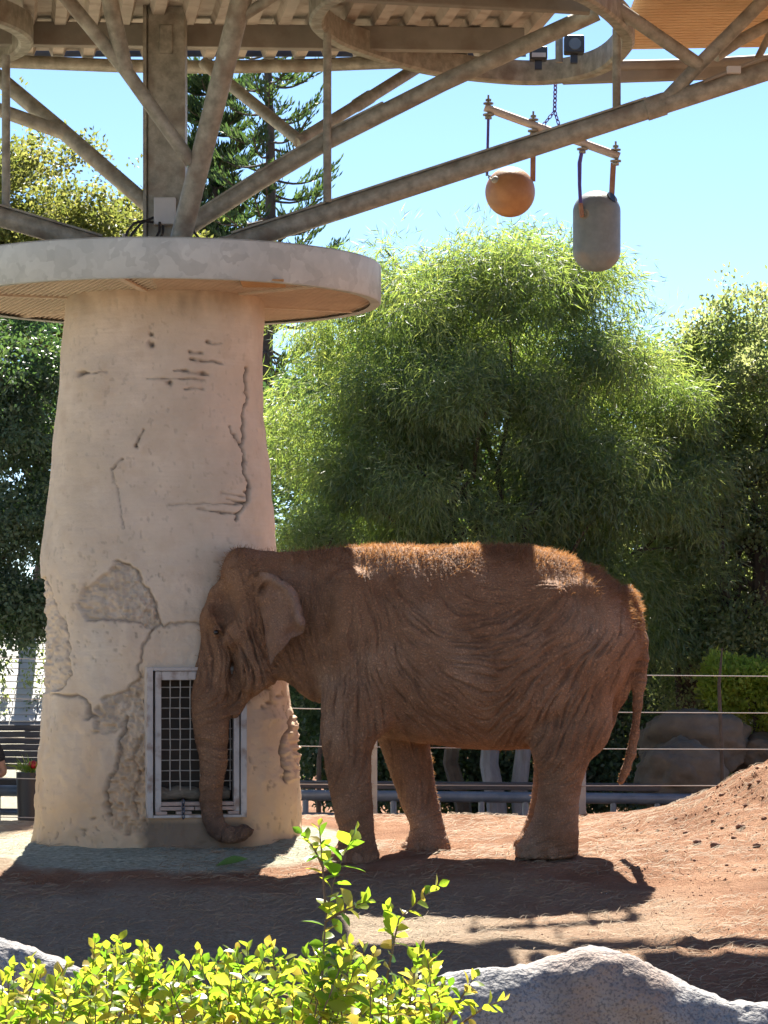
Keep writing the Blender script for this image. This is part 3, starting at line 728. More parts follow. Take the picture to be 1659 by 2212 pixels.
# trunk of the body, lofted from its outline: u, top v, bottom v, half width (m), height of widest point
prof = np.array([(556, 1225, 1420, .20), (585, 1198, 1448, .245), (620, 1194, 1468, .265), (660, 1194, 1492, .30), (692, 1189, 1512, .36), (730, 1184, 1560, .43), (800, 1182, 1588, .53), (900, 1179, 1608, .60), (1000, 1177, 1618, .64),
                 (1080, 1180, 1622, .645), (1150, 1186, 1618, .62), (1220, 1199, 1596, .57), (1290, 1228, 1548, .48), (1335, 1262, 1494, .385), (1368, 1306, 1440, .27), (1384, 1345, 1405, .15), (1391, 1370, 1384, .04)])
px_ = (prof[:, 0] - CU) * S_; zt_ = CAMZ - (prof[:, 1] - HZ) * S_; zb_ = CAMZ - (prof[:, 2] - HZ) * S_
X1 = xs[:, 0, 0]
W = np.interp(X1, px_, prof[:, 3])[:, None, None]; ZT_ = np.interp(X1, px_, zt_)[:, None, None]; ZB_ = np.interp(X1, px_, zb_)[:, None, None]
zc = (ZT_ + ZB_) / 2; hh = (ZT_ - ZB_) / 2
tt = np.clip((zs - zc) / hh, -1.3, 1.3)
wy = W * (1 - .16 * tt - .10 * np.maximum(tt, 0) ** 2)
q = np.sqrt((ys / wy) ** 2 + ((zs - zc) / hh) ** 2)
dx = np.maximum(0, np.maximum(px_[0] - xs, xs - px_[-1]))
d = (q - 1) * np.minimum(wy, hh) * .95
FD.F = np.sqrt(np.maximum(d, 0) ** 2 + dx ** 2).astype(np.float32) + np.minimum(d, 0).astype(np.float32)
# shoulder blade, elbow, hip, thigh masses
for sg in (-1, 1):
    FD.ell(E(765, 1370, sg * .33), (.26, .16, .50), .12, rot=.10)
    FD.ell(E(790, 1520, sg * .33), (.20, .17, .26), .10, rot=-.2)
    FD.ell(E(815, 1548, sg * .36), (.10, .13, .15), .05)
    FD.ell(E(1255, 1400, sg * .30), (.33, .20, .50), .14, rot=-.12)
    FD.ell(E(1255, 1535, sg * .30), (.235, .19, .36), .10, rot=.18)
    FD.ell(E(1190, 1290, sg * .42), (.09, .08, .10), .10)          # hip bone
    FD.ell(E(1188, 1600, sg * .31), (.10, .14, .14), .08)          # knee
    FD.ell(E(1130, 1300, sg * .60), (.16, .06, .22), .10, sub=True) # hollow flank in front of hip
    FD.ell(E(842, 1440, sg * .70), (.07, .10, .40), .10, sub=True, rot=-.25)  # groove behind shoulder
    FD.ell(E(700, 1330, sg * .46), (.05, .10, .28), .08, sub=True)  # groove between neck and shoulder
# legs: rows (v, left u, right u), lateral offset, foot at last row
def leg(rows, off, depth=.98):
    rows = np.array(rows, float); sc_ = (EY + off - CAMY) / FPX
    z = CAMZ - (rows[:, 0] - HZ) * sc_; cx = ((rows[:, 1] + rows[:, 2]) / 2 - CU) * sc_; rx = (rows[:, 2] - rows[:, 1]) / 2 * sc_
    zb = z[-1]; o = np.argsort(z); z, cx, rx = z[o], cx[o], rx[o]
    reg = FD.region(np.array([cx.min() - rx.max(), EY + off - rx.max(), zb]), np.array([cx.max() + rx.max(), EY + off + rx.max(), z[-1]]), .12)
    zz_ = zs[:, :, reg[2]]; C = np.interp(zz_, z, cx); R = np.interp(zz_, z, rx)
    RY = np.maximum(np.minimum(R * depth, .21), .115)
    # toes spread to the front, so the foot is round in plan
    x = (xs[reg[0]] - C) / R; y = (ys[:, reg[1]] - off) / RY
    d = (np.sqrt(x * x + y * y) - 1) * np.minimum(R, RY)
    d = smax(d, zb - zz_, .035); d = smax(d, zz_ - z[-1], .1)
    FD.put(reg, d, .05)
NF = [(1470, 692, 848), (1542, 692, 846), (1575, 691, 836), (1600, 694, 814), (1628, 698, 803), (1680, 707, 803), (1732, 716, 805), (1766, 722, 806), (1794, 731, 808), (1806, 733, 809), (1822, 727, 812), (1838, 717, 817), (1850, 711, 820), (1866, 711, 820)]
FF = [(1560, 806, 922), (1600, 816, 928), (1620, 822, 930), (1660, 836, 936), (1700, 851, 942), (1736, 862, 952), (1768, 877, 959), (1782, 884, 962), (1800, 883, 967), (1824, 869, 975), (1844, 866, 977)]
NH = [(1560, 1140, 1318), (1600, 1140, 1300), (1640, 1151, 1274), (1660, 1160, 1266), (1690, 1163, 1257), (1730, 1157, 1252), (1766, 1149, 1250), (1790, 1138, 1250), (1828, 1118, 1250), (1852, 1116, 1250)]
FH = [(1560, 1130, 1290), (1640, 1150, 1262), (1690, 1151, 1252), (1728, 1147, 1244), (1760, 1140, 1240), (1792, 1128, 1238), (1816, 1113, 1236), (1844, 1112, 1236)]
leg(NF, -.31); leg(FF, .30); leg(NH, -.31); leg(FH, .30)
# head
FD.ell(E(548, 1270), (.25, .27, .29), .08)                       # skull
FD.ell(E(527, 1250), (.18, .22, .245), .06, rot=.25)              # dome
FD.ell(E(520, 1245, -.09), (.12, .13, .19), .06); FD.ell(E(520, 1245, .09), (.12, .13, .19), .06)
FD.ell(E(545, 1375), (.19, .27, .32), .09)                       # cheeks
FD.ell(E(470, 1335), (.10, .235, .115), .06)                      # brow bar
FD.chain([(E(485, 1290), .13), (E(472, 1345), .125), (E(468, 1400), .125)], .06)
for sg in (-1, 1):
    FD.ell(E(458, 1328, sg * .155), (.07, .075, .075), .045)      # brow boss
    FD.ell(E(512, 1368, sg * .215), (.125, .075, .085), .07, rot=.75)          # cheek bone
    FD.ell(E(545, 1330, sg * .22), (.11, .07, .10), .09, rot=.6)
    FD.ell(E(545, 1440, sg * .17), (.15, .10, .20), .07)          # jaw muscle
    FD.ell(E(481, 1300, sg * .26), (.115, .175, .165), .04, sub=True, rot=.3)   # temple hollow
    FD.ell(E(470, 1370, sg * .25), (.055, .05, .04), .03, sub=True)           # eye socket
    FD.ell(E(469, 1360, sg * .20), (.045, .035, .016), .012); FD.ell(E(469, 1372, sg * .20), (.040, .033, .014), .012)      # lids
    FD.ell(E(503, 1448, sg * .22), (.06, .12, .15), .04, sub=True, rot=-.1)    # hollow before the jaw
    FD.chain([(E(478, 1400, sg * .10), .07), (E(482, 1450, sg * .10), .06), (E(488, 1490, sg * .09), .045)], .04)   # tusk sheath
FD.chain([(E(565, 1445), .16), (E(540, 1468), .125), (E(522, 1490), .09), (E(510, 1520), .06), (E(507, 1540), .035)], .05, 1.15)   # lower jaw and lip
FD.chain([(E(640, 1430), .16), (E(672, 1470), .12), (E(690, 1480), .14)], .06, 1.2)    # dewlap
# trunk of the elephant
tk = [(470, 1395, 35), (459, 1450, 37), (454, 1508, 40), (455, 1545, 39.5), (459, 1594, 35), (463, 1645, 30), (457, 1700, 27), (456, 1730, 25.5), (460, 1766, 24), (468, 1788, 23), (482, 1800, 21.5), (500, 1804, 20), (518, 1802, 19), (531, 1794, 17.5), (538, 1786, 16)]
tko = [.0, -.0, -.01, -.02, -.03, -.045, -.06, -.07, -.08, -.09, -.10, -.11, -.125, -.135, -.14]
FD.chain([(E(u, v, o), r * S_) for (u, v, r), o in zip(tk, tko)], .02)
for sg in (-1, 1): FD.ell(E(506, 1460, sg * .19), (.052, .135, .21), .022, sub=True)
FD.chain([(E(527, 1480), .075), (E(512, 1515), .055), (E(508, 1542), .03)], .04, 1.1)
FD.ell(E(543, 1779, -.145), (.045, .05, .035), .02, sub=True)      # nostril cup
# tail, root ridge and vent flap
tl = [(1350, 1290, 26), (1369, 1345, 23), (1379, 1385, 19), (1383, 1425, 16), (1381, 1470, 13.5), (1377, 1525, 11), (1371, 1585, 9.5), (1363, 1628, 8.5), (1351, 1664, 7), (1341, 1688, 6)]
FD.chain([(E(u, v), r * S_) for u, v, r in tl], .035)
FD.chain([(E(1345, 1440), .10), (E(1330, 1500), .085), (E(1310, 1560), .06), (E(1304, 1590), .04), (E(1298, 1602), .028)], .05)
FD.F += (.012 * fbm(xs * 2.6, ys * 2.6, zs * 2.6, 2, 41)).astype(np.float32)

def surface_nets(F, org, h):
    nx, ny, nz = F.shape; S = F < 0
    cnt = np.zeros((nx - 1, ny - 1, nz - 1), np.uint8); cor = [(i, j, k) for i in (0, 1) for j in (0, 1) for k in (0, 1)]
    for i, j, k in cor: cnt += S[i:nx - 1 + i, j:ny - 1 + j, k:nz - 1 + k]
    mask = (cnt > 0) & (cnt < 8); cells = np.argwhere(mask)
    idx = np.full(mask.shape, -1, np.int64); idx[mask] = np.arange(len(cells))
    acc = np.zeros((len(cells), 3)); num = np.zeros(len(cells))
    for a in cor:
        for ax in range(3):
            if a[ax]: continue
            b = list(a); b[ax] = 1
            fa = F[tuple((cells + a).T)]; fb = F[tuple((cells + b).T)]; cr = (fa < 0) != (fb < 0)
            t = np.where(cr, fa / np.where(cr, fa - fb, 1), 0)
            pos = np.array(a, float)[None] + t[:, None] * (np.array(b) - np.array(a))[None]
            acc += np.where(cr[:, None], pos, 0); num += cr
    V = org + h * (cells + acc / num[:, None]); Q = []
    for ax in range(3):
        o = [(1, 2), (2, 0), (0, 1)][ax]
        sl0 = [slice(1, -1)] * 3; sl1 = [slice(1, -1)] * 3; sl0[ax] = slice(0, -1); sl1[ax] = slice(1, None)
        A = S[tuple(sl0)]; B = S[tuple(sl1)]; e = np.argwhere(A != B)
        off = np.array([1, 1, 1]); off[ax] = 0; e = e + off; ins = S[tuple(e.T)]
        def c(d1, d2):
            t = e.copy(); t[:, o[0]] -= d1; t[:, o[1]] -= d2; return idx[tuple(t.T)]
        q = np.stack([c(1, 1), c(0, 1), c(0, 0), c(1, 0)], 1); q[~ins] = q[~ins][:, ::-1]; Q.append(q)
    return V, np.concatenate(Q)
V, F = surface_nets(FD.F, lo, h)
del FD
# relax a little, then subdivide once
tmp = link('tmp_body', np_mesh('tmp', V, F)); m = tmp.modifiers.new('s', 'SMOOTH'); m.factor = .5; m.iterations = 2
m = tmp.modifiers.new('sub', 'SUBSURF'); m.levels = 1; m.render_levels = 1
dg = bpy.context.evaluated_depsgraph_get(); ev = tmp.evaluated_get(dg); me = ev.to_mesh()
V = np.empty(len(me.vertices) * 3, np.float32); me.vertices.foreach_get('co', V); V = V.reshape(-1, 3).astype(float)
Nn = np.empty(len(me.vertices) * 3, np.float32); me.vertices.foreach_get('normal', Nn); Nn = Nn.reshape(-1, 3).astype(float)
F = np.empty(len(me.loops), np.int32); me.loops.foreach_get('vertex_index', F); F = F.reshape(-1, 4)
ev.to_mesh_clear(); bpy.data.objects.remove(tmp)
# wrinkles: noise smeared along a flow field over the side view (line integral convolution)
res = .0045; gx0, gz0 = lo[0], lo[2]; nxg, nzg = int((hi[0] - lo[0]) / res), int((hi[2] - lo[2]) / res)
anch = [  # u, v, angle of the folds (deg), strength, spread
    (760, 1300, 95, .25, 60), (740, 1400, 85, .75, 50), (735, 1470, 80, .9, 45), (790, 1470, 100, .8, 45), (820, 1540, 75, 1.0, 30), (760, 1560, 85, .6, 40), (870, 1330, 122, .7, 45), (900, 1420, 125, .9, 50), (880, 1500, 118, .7, 40),
    (960, 1270, 110, .2, 60), (980, 1370, 170, .9, 55), (1050, 1360, 12, 1.2, 50), (1120, 1345, 25, 1.1, 45), (1000, 1440, 165, .9, 50), (1090, 1430, 15, 1.0, 50), (1170, 1390, 28, 1.1, 40), (1190, 1340, 45, .9, 35), (1240, 1400, 40, 1.2, 40), (1290, 1400, 60, 1.0, 40), (1320, 1430, 75, 1.0, 35),
    (940, 1560, 130, .5, 50), (1020, 1550, 150, .5, 50), (1080, 1560, 55, .7, 45), (1140, 1500, 55, .9, 45), (1160, 1580, 60, 1.0, 40), (1220, 1480, 60, .8, 45), (1250, 1560, 75, .6, 45), (1200, 1630, 55, .8, 30), (1210, 1720, 20, .5, 50), (1190, 1800, 10, .5, 40),
    (760, 1640, 85, .7, 50), (760, 1740, 30, .45, 50), (765, 1840, 5, .5, 30), (900, 1680, 90, .6, 60), (920, 1800, 5, .5, 40),
    (560, 1380, 110, 1.6, 28), (545, 1420, 100, 2.4, 28), (560, 1465, 75, 2.4, 25), (595, 1465, 120, 1.8, 28), (530, 1470, 95, 2.0, 22), (520, 1360, 130, .6, 22), (520, 1280, 100, .25, 40), (470, 1420, 85, .6, 25), (455, 1480, 82, .9, 28), (460, 1550, 20, .6, 35), (460, 1640, 0, .55, 40), (458, 1740, 0, .55, 40), (490, 1800, 80, .4, 30),
    (640, 1300, 100, .3, 50), (650, 1420, 110, .6, 40), (670, 1480, 100, .7, 30), (1080, 1240, 160, .12, 80), (1300, 1300, 110, .15, 60), (1365, 1340, 75, .8, 30), (1380, 1420, 5, .5, 25), (1372, 1560, 0, .3, 50), (1325, 1520, 80, .6, 30)]
gu = CU + (gx0 + res * np.arange(nxg)) / S_; gv = HZ - (gz0 + res * np.arange(nzg) - CAMZ) / S_
UU, VVg = np.meshgrid(gu, gv, indexing='ij')
c2 = np.zeros(UU.shape); s2 = np.zeros(UU.shape); am = np.zeros(UU.shape); ws = np.full(UU.shape, 1e-6)
for u, v, an, stg, spd in anch:
    w = np.exp(-((UU - u) ** 2 + (VVg - v) ** 2) / (2 * spd * spd)); c2 += w * math.cos(2 * math.radians(an)); s2 += w * math.sin(2 * math.radians(an)); am += w * stg; ws += w
ang = .5 * np.arctan2(s2, c2) + .35 * fbm(UU * .02, VVg * .02, 0, 2, 5); am = am / ws
noise = rng.random(UU.shape)
def lic(noise, ang, L):
    ii, jj = np.meshgrid(np.arange(nxg, dtype=float), np.arange(nzg, dtype=float), indexing='ij'); acc = noise.copy(); n = 1
    for sg in (1, -1):
        x, y = ii.copy(), jj.copy(); dxp = np.cos(ang) * sg; dyp = np.sin(ang) * sg
        for _ in range(L):
            x = np.clip(x + dxp, 0, nxg - 1); y = np.clip(y + dyp, 0, nzg - 1); a, b = x.astype(int), y.astype(int)
            c, s = np.cos(ang[a, b]), np.sin(ang[a, b]); sw = np.where(c * dxp + s * dyp < 0, -1, 1); dxp, dyp = c * sw, s * sw
            acc += noise[a, b]; n += 1
    return acc / n
def blur(a, n):
    for _ in range(n): a = (a + np.roll(a, 1, 0) + np.roll(a, -1, 0) + np.roll(a, 1, 1) + np.roll(a, -1, 1)) / 5
    return a
def unit(a): a = a - a.mean(); return a / a.std()
w1 = unit(lic(unit(blur(noise, 4)), ang, 26)); w2 = unit(lic(unit(blur(rng.random(UU.shape), 9)), ang, 34))
wr = np.clip(1.05 * w1 + .45 * w2, -2.6, 1.5)
wr = np.where(wr < 0, wr * 1.25, wr * .7)
cells_ = fbm(UU * .45, VVg * .45, 0, 3, 3)
ii = np.clip(((V[:, 0] - gx0) / res).astype(int), 0, nxg - 1); jj = np.clip(((V[:, 2] - gz0) / res).astype(int), 0, nzg - 1)
side = np.clip(np.abs(Nn[:, 1]) * 1.6, .25, 1)
hgt = wr[ii, jj]; amp = am[ii, jj]
V2 = V + Nn * ((.0074 * hgt * amp) * side + .0018 * cells_[ii, jj])[:, None]
# toe nails as lighter bulges
nail = np.zeros(len(V))
for rows, off in ((NF, -.31), (FF, .30), (NH, -.31), (FH, .30)):
    sc_ = (EY + off - CAMY) / FPX; r = rows[-1]; zc0 = CAMZ - (r[0] - HZ) * sc_ + .05; cxx = ((r[1] + r[2]) / 2 - CU) * sc_; rx = (r[2] - r[1]) / 2 * sc_; ry = max(min(rx * .98, .21), .115)
    for a in (-2.05, -2.65, 3.05, 2.5, -1.45):
        p = np.array([cxx + rx * math.cos(a), EY + off + ry * math.sin(a), zc0])
        dd = np.sqrt((((V - p) * [1, 1, .85]) ** 2).sum(1)); g = np.clip((.045 - dd) / .008, 0, 1); nail = np.maximum(nail, g)
V2 += Nn * (nail * .012)[:, None]
# ears, joined into the body mesh
EARP = [(548, 1240), (565, 1235), (581, 1239), (597, 1244), (612, 1252), (625, 1260), (636, 1270), (646, 1282), (652, 1294), (656, 1308), (658, 1321), (661, 1332), (663, 1344), (662, 1357), (659, 1367), (647, 1374), (633, 1378), (629, 1384), (624, 1392), (614, 1402), (605, 1411), (597, 1419), (593, 1428), (588, 1437), (584, 1424), (581, 1405), (578, 1390), (575, 1363), (571, 1338), (562, 1318), (548, 1302), (538, 1285), (536, 1265), (540, 1250)]
def ear(sg):
    pts = [Vector(p) for p in EARP]; n = len(pts)
    inner = [Vector((u, v)) for u in np.arange(538, 665, 5) for v in np.arange(1236, 1438, 5)]
    arr = np.array([(p.x, p.y) for p in inner]); k = inpoly(arr[:, 0], arr[:, 1], EARP) & (seg_dist(arr[:, 0], arr[:, 1], EARP + EARP[:1]) > 3)
    vs = pts + [inner[i] for i in np.where(k)[0]]
    r = geometry.delaunay_2d_cdt(vs, [], [list(range(n))], 1, 1e-4)
    v2 = np.array([(p.x, p.y) for p in r[0]]); f = np.array([list(q) for q in r[2]])
    u, v = v2[:, 0], v2[:, 1]; ed = seg_dist(u, v, EARP + EARP[:1])
    out = np.clip((u - 545) / 110, 0, 1)
    y = .265 + .19 * out + .05 * np.sin(out * 3) - .05 * np.clip((v - 1350) / 90, 0, 1) + .012 * np.sin(v * .07 + u * .05) * out
    fold = np.clip(1 - seg_dist(u, v, EARP[3:13]) / 24, 0, 1); y = y + .045 * np.sin(fold * 3.1) * (fold > 0)
    y += .022 * fbm(u * .022, v * .022, 0, 2, 24) * out + .007 * fbm(u * .06, v * .06, 0, 3, 23) - .035 * np.clip(1 - seg_dist(u, v, [(545, 1300), (575, 1270), (590, 1260)]) / 9, 0, 1)
    rp = EARP[1:14] + [(642, 1345), (634, 1305), (618, 1278), (598, 1264), (572, 1262)]; rin = inpoly(u, v, rp).astype(float) * np.clip(seg_dist(u, v, rp[13:]) / 5, 0, 1); y = y + .038 * rin + .018 * np.sin(u * .11 + v * .03) * (1 - rin) * out
    y = y + .034 * np.clip((596 - u) / 30, 0, 1) * fbm(u * .075, v * .055, 2, 3, 88) + .016 * fbm(u * .035, v * .035, 4, 2, 89)
    th = .010 + .016 * np.clip(ed / 22, 0, 1)
    base = np.stack([(u - CU) * S_, EY + sg * y, CAMZ - (v - HZ) * S_], 1)
    A = base + [0, sg, 0] * th[:, None] * .5; B = base - [0, sg, 0] * th[:, None] * .5; N0 = len(v2)
    ff = np.concatenate([f if sg > 0 else f[:, ::-1], (f[:, ::-1] if sg > 0 else f) + N0])
    from collections import Counter
    cnt = Counter(); dirn = {}
    for t in f:
        for i in range(3):
            e = (t[i], t[(i + 1) % 3]); kx = tuple(sorted(e)); cnt[kx] += 1; dirn[kx] = e
    rim = [dirn[kx] for kx in cnt if cnt[kx] == 1]; rf = []
    for a, b in rim: rf += [(b, a, a + N0), (b, a + N0, b + N0)]
    ff = np.concatenate([ff, np.array(rf)]); return np.concatenate([A, B]), ff, np.concatenate([rin, rin]) * np.tile(np.clip(.7 + .8 * fbm(u * .09, v * .09, 3, 3, 66), 0, 1), 2) + np.tile(.35 * np.clip((u - 560) / 40, 0, 1) * np.clip(.75 + .7 * fbm(u * .05, v * .05, 5, 3, 67), 0, 1) - .25 * np.clip((590 - u) / 30, 0, 1), 2)
T = np.concatenate([F[:, [0, 1, 2]], F[:, [0, 2, 3]]])
Vall = [V2]; Tall = [T]; off = len(V2); pink = [np.zeros(len(V2))]; amb = [np.ones(len(V2))]
for sg in (-1, 1):
    ev_, ef_, fo = ear(sg); Vall.append(ev_); Tall.append(ef_ + off); off += len(ev_); pink.append(np.clip(.25 + .75 * fo, 0, 1))
body_me = np_mesh('body', np.concatenate(Vall), np.concatenate(Tall))
def vattr(me, name, vals):
    a = me.attributes.new(name, 'FLOAT', 'POINT'); a.data.foreach_set('value', np.asarray(vals, np.float32))
ne = off - len(V2)
vattr(body_me, 'fold', np.concatenate([np.clip(-hgt * np.minimum(amp, 1) * .5, 0, 1), np.zeros(ne)]))
vattr(body_me, 'pink', np.concatenate(pink))
bu, bv = to_px(V2); wet = np.clip((bv - 1690) / 90, 0, 1) * (bu < 570) * np.clip(.75 + .5 * fbm(V2[:, 0] * 9, V2[:, 1] * 9, V2[:, 2] * 9, 3, 4), 0, 1)
vattr(body_me, 'wet', np.concatenate([wet, np.zeros(ne)]))
vattr(body_me, 'nail', np.concatenate([nail, np.zeros(ne)]))
def skin():
    m = material('dusty_elephant_skin', (.27, .135, .068), (.40, .218, .118), 3.2, .8, .35, 110, 7, c3=(.49, .325, .215), s3=1.5, w3=.75, bdist=.006, spec=.25)
    nt = m.node_tree; N = nt.nodes; L = nt.links; b = N['Principled BSDF']; src = b.inputs['Base Color'].links[0].from_socket
    def over(src, attr, col, k):
        at = N.new('ShaderNodeAttribute'); at.attribute_name = attr; mu = N.new('ShaderNodeMath'); mu.operation = 'MULTIPLY'; mu.inputs[1].default_value = k; L.new(at.outputs['Fac'], mu.inputs[0])
        mx = N.new('ShaderNodeMix'); mx.data_type = 'RGBA'; mx.inputs[7].default_value = (*col, 1); L.new(mu.outputs[0], mx.inputs[0]); L.new(src, mx.inputs[6]); return mx.outputs[2]
    tc = N.new('ShaderNodeTexCoord'); nz = N.new('ShaderNodeTexNoise'); nz.inputs['Scale'].default_value = 9; nz.inputs['Detail'].default_value = 4; L.new(tc.outputs['Object'], nz.inputs['Vector'])
    am = N.new('ShaderNodeMixRGB'); am.blend_type = 'ADD'; am.inputs[0].default_value = .10; L.new(tc.outputs['Object'], am.inputs[1]); L.new(nz.outputs['Color'], am.inputs[2])
    hs = []
    for sc3, st in ((34, (1, 1, .62)), (52, (.7, 1, 1))):
        mp = N.new('ShaderNodeMapping'); mp.inputs['Scale'].default_value = st; L.new(am.outputs[0], mp.inputs[0]); vo = N.new('ShaderNodeTexVoronoi'); vo.feature = 'DISTANCE_TO_EDGE'; vo.inputs['Scale'].default_value = sc3; L.new(mp.outputs[0], vo.inputs['Vector'])
        r1 = N.new('ShaderNodeMapRange'); r1.inputs[2].default_value = .16; L.new(vo.outputs['Distance'], r1.inputs[0]); hs.append(r1.outputs[0])
    ml = N.new('ShaderNodeMath'); ml.operation = 'MULTIPLY'; L.new(hs[0], ml.inputs[0]); L.new(hs[1], ml.inputs[1])
    b0 = b.inputs['Normal'].links[0].from_node; b2 = N.new('ShaderNodeBump'); b2.inputs['Strength'].default_value = .75; b2.inputs['Distance'].default_value = .012; L.new(ml.outputs[0], b2.inputs['Height']); L.new(b0.outputs[0], b2.inputs['Normal']); L.new(b2.outputs[0], b.inputs['Normal'])
    iv = N.new('ShaderNodeMath'); iv.operation = 'MULTIPLY_ADD'; iv.inputs[1].default_value = -.38; iv.inputs[2].default_value = .38; L.new(ml.outputs[0], iv.inputs[0])
    mc = N.new('ShaderNodeMix'); mc.data_type = 'RGBA'; mc.inputs[7].default_value = (.08, .042, .026, 1); L.new(iv.outputs[0], mc.inputs[0]); L.new(src, mc.inputs[6]); src = mc.outputs[2]
    src = over(src, 'fold', (.09, .05, .034), .32); src = over(src, 'wet', (.075, .045, .035), .8); src = over(src, 'pink', (.34, .245, .205), .5); src = over(src, 'nail', (.34, .21, .13), .5)
    L.new(src, b.inputs['Base Color']); return m
M['skin'] = skin()
elephant = empty('elephant', tuple(E(980, 1850))); tag(elephant, 'reddish brown dusty elephant standing side on, trunk hanging down by the pillar', 'elephant')
body = adopt(link('body', body_me, M['skin']), elephant)
# eye
M['eye'] = material('dark_eye', (.012, .008, .006), None, rough=.1)
for sg in (-1,):
    p = E(467, 1366, sg * .215); MB().lathe([(max(.0004, .021 * math.sin(math.pi * k / 10)), -.021 * math.cos(math.pi * k / 10)) for k in range(11)], p, seg=14).build('eye', M['eye'], elephant, smooth=True)
# hair: fine strands, dense on the back, sparse elsewhere
tri = V2[T]; ar = np.linalg.norm(np.cross(tri[:, 1] - tri[:, 0], tri[:, 2] - tri[:, 0]), axis=1) / 2
nrm = norm(Nn[T].mean(1)); cen = tri.mean(1); cu, cv = to_px(cen)
topd = cv - np.interp(cu, prof[:, 0], prof[:, 1])
dens = np.full(len(T), .006)
back = (cu > 560) & (cu < 1385)
dens = np.where(back, np.maximum(dens, np.clip(1.2 - topd / 70, 0, 1) ** 2.2 * (.45 + .55 * np.clip((cu - 700) / 120, 0, 1))), dens)
dens = np.where(back & (cu > 1200), np.maximum(dens, .30 * np.clip(1 - topd / 120, 0, 1) * np.clip((1370 - cu) / 40, 0, 1)), dens)
dens = np.where((cu < 640) & (cv < 1260) & (cu > 470), .16, dens)
dens = np.where((cv > 1600) & (cu > 600), .05, dens)
dens = np.where((cu < 560) & (cv > 1400), .004, dens)
pr = ar * dens; nh = 24000; pick = rng.choice(len(T), nh, p=pr / pr.sum())
bc_ = rng.random((nh, 2)); fl_ = bc_.sum(1) > 1; bc_[fl_] = 1 - bc_[fl_]
a_, b_, c_ = tri[pick, 0], tri[pick, 1], tri[pick, 2]
rt = a_ + (b_ - a_) * bc_[:, :1] + (c_ - a_) * bc_[:, 1:]
nd = nrm[pick]; hu, hv = to_px(rt)
clump = np.stack([fbm(rt[:, 0] * 9, rt[:, 1] * 9, rt[:, 2] * 9, 2, s) for s in (1, 2, 3)], 1)
lean = np.array([.45, 0, -.15]) + clump * 1.1
ln_h = np.where(hv > 1560, .022, np.where(hu < 640, .045, .042)) * rng.uniform(.35, 1.7, nh)
d1 = norm(nd * .75 + lean * .5 + rng.normal(size=(nh, 3)) * .28); d2 = norm(nd * .25 + lean * .8 + np.array([0, 0, -.2]) + rng.normal(size=(nh, 3)) * .4)
p0 = rt - nd * .003; p1 = rt + d1 * ln_h[:, None] * .5; p2 = p1 + d2 * ln_h[:, None] * .5
sd = norm(np.cross(d1, rand_dirs(nh))) * .0014
Vh = np.stack([p0 - sd, p0 + sd, p1 + sd * .8, p1 - sd * .8, p2], 1).reshape(-1, 3); i = np.arange(nh)[:, None] * 5
Fh = np.concatenate([i + [[0, 1, 2]], i + [[0, 2, 3]], i + [[3, 2, 4]]])
hm = np_mesh('hair', Vh, Fh); set_rnd(hm, np.repeat(rng.random(nh), 5))
M['hair'] = leaf_material('red_brown_hair', [(.085, .05, .032), (.14, .085, .052), (.21, .135, .085)], [(.40, .17, .05), (.55, .26, .09), (.70, .38, .16)], .4, .6, True)
hair = adopt(link('hair', hm, M['hair']), elephant); tag(hair, 'fine reddish hair standing on the back, brow and legs', kind='stuff')
# ------------------------------------------------------------------ trees
def gz1(x, y): return float(gz(np.array([x]), np.array([y]))[0])
def crown_points(ells, n, shell=.55, seed=1, boughs=0, brad=.5):
    r = np.random.default_rng(seed); E_ = []
    for (u, v, y, ru, rv, ry) in ells:
        p = P(u, v, y); k = 1 / ppm(y); E_.append((np.array(p), np.array([ru * k, ry, rv * k])))
    vol = np.array([e[1].prod() ** (2 / 3) for e in E_]); cs = []; os_ = []
    ids = r.choice(len(E_), n, p=vol / vol.sum())
    d = norm(r.normal(size=(n, 3))); rad = np.where(r.random(n) < shell, r.uniform(.82, 1.05, n), r.random(n) ** (1 / 3))
    rad = rad * (1 + .16 * fbm(d[:, 0] * 2.5 + ids, d[:, 1] * 2.5, d[:, 2] * 2.5, 2, seed))
    c0 = np.array([E_[i][0] for i in ids]); rr_ = np.array([E_[i][1] for i in ids])
    pts = c0 + d * rad[:, None] * rr_; out_ = norm(d / rr_)
    if boughs:      # gather the clumps into rounded boughs with gaps between them
        bi = r.integers(0, boughs, n); bc_ = pts[:boughs][bi]; bo = out_[:boughs][bi]; g = norm(r.normal(size=(n, 3))) * (r.random((n, 1)) ** .45)
        size = brad * (.7 + .6 * r.random(boughs))[bi][:, None]; pts = bc_ + g * size * [1, 1, .72]; out_ = norm(g + bo * .6)
    return pts, out_, r
def clump_leaves(cen, out, r, per, crad, ln, wd, w_out=.5, w_up=-.4, w_rnd=.6, hang=0.0):
    n = len(cen); c = np.repeat(cen, per, 0); o = np.repeat(out, per, 0); N_ = n * per
    cd = norm(r.normal(size=(n, 3)) * .5 + out + [0, 0, w_up * .5]); cd = np.repeat(cd, per, 0)   # each clump has its own heading
    st_ = rand_dirs(N_, r) * (r.random((N_, 1)) ** .5) * crad; st_[:, 2] *= .8
    d = norm(cd * w_out + np.array([0, 0, w_up]) + rand_dirs(N_, r) * w_rnd + st_ / crad * .5)
    L_ = ln * r.uniform(.6, 1.25, N_); W_ = wd * r.uniform(.7, 1.2, N_)
    rnd = np.clip(np.repeat(r.random(n), per) * .6 + r.random(N_) * .4, 0, 1)
    return leaf_quads(c + st_, d, rand_dirs(N_, r), L_, W_, rnd, hang)
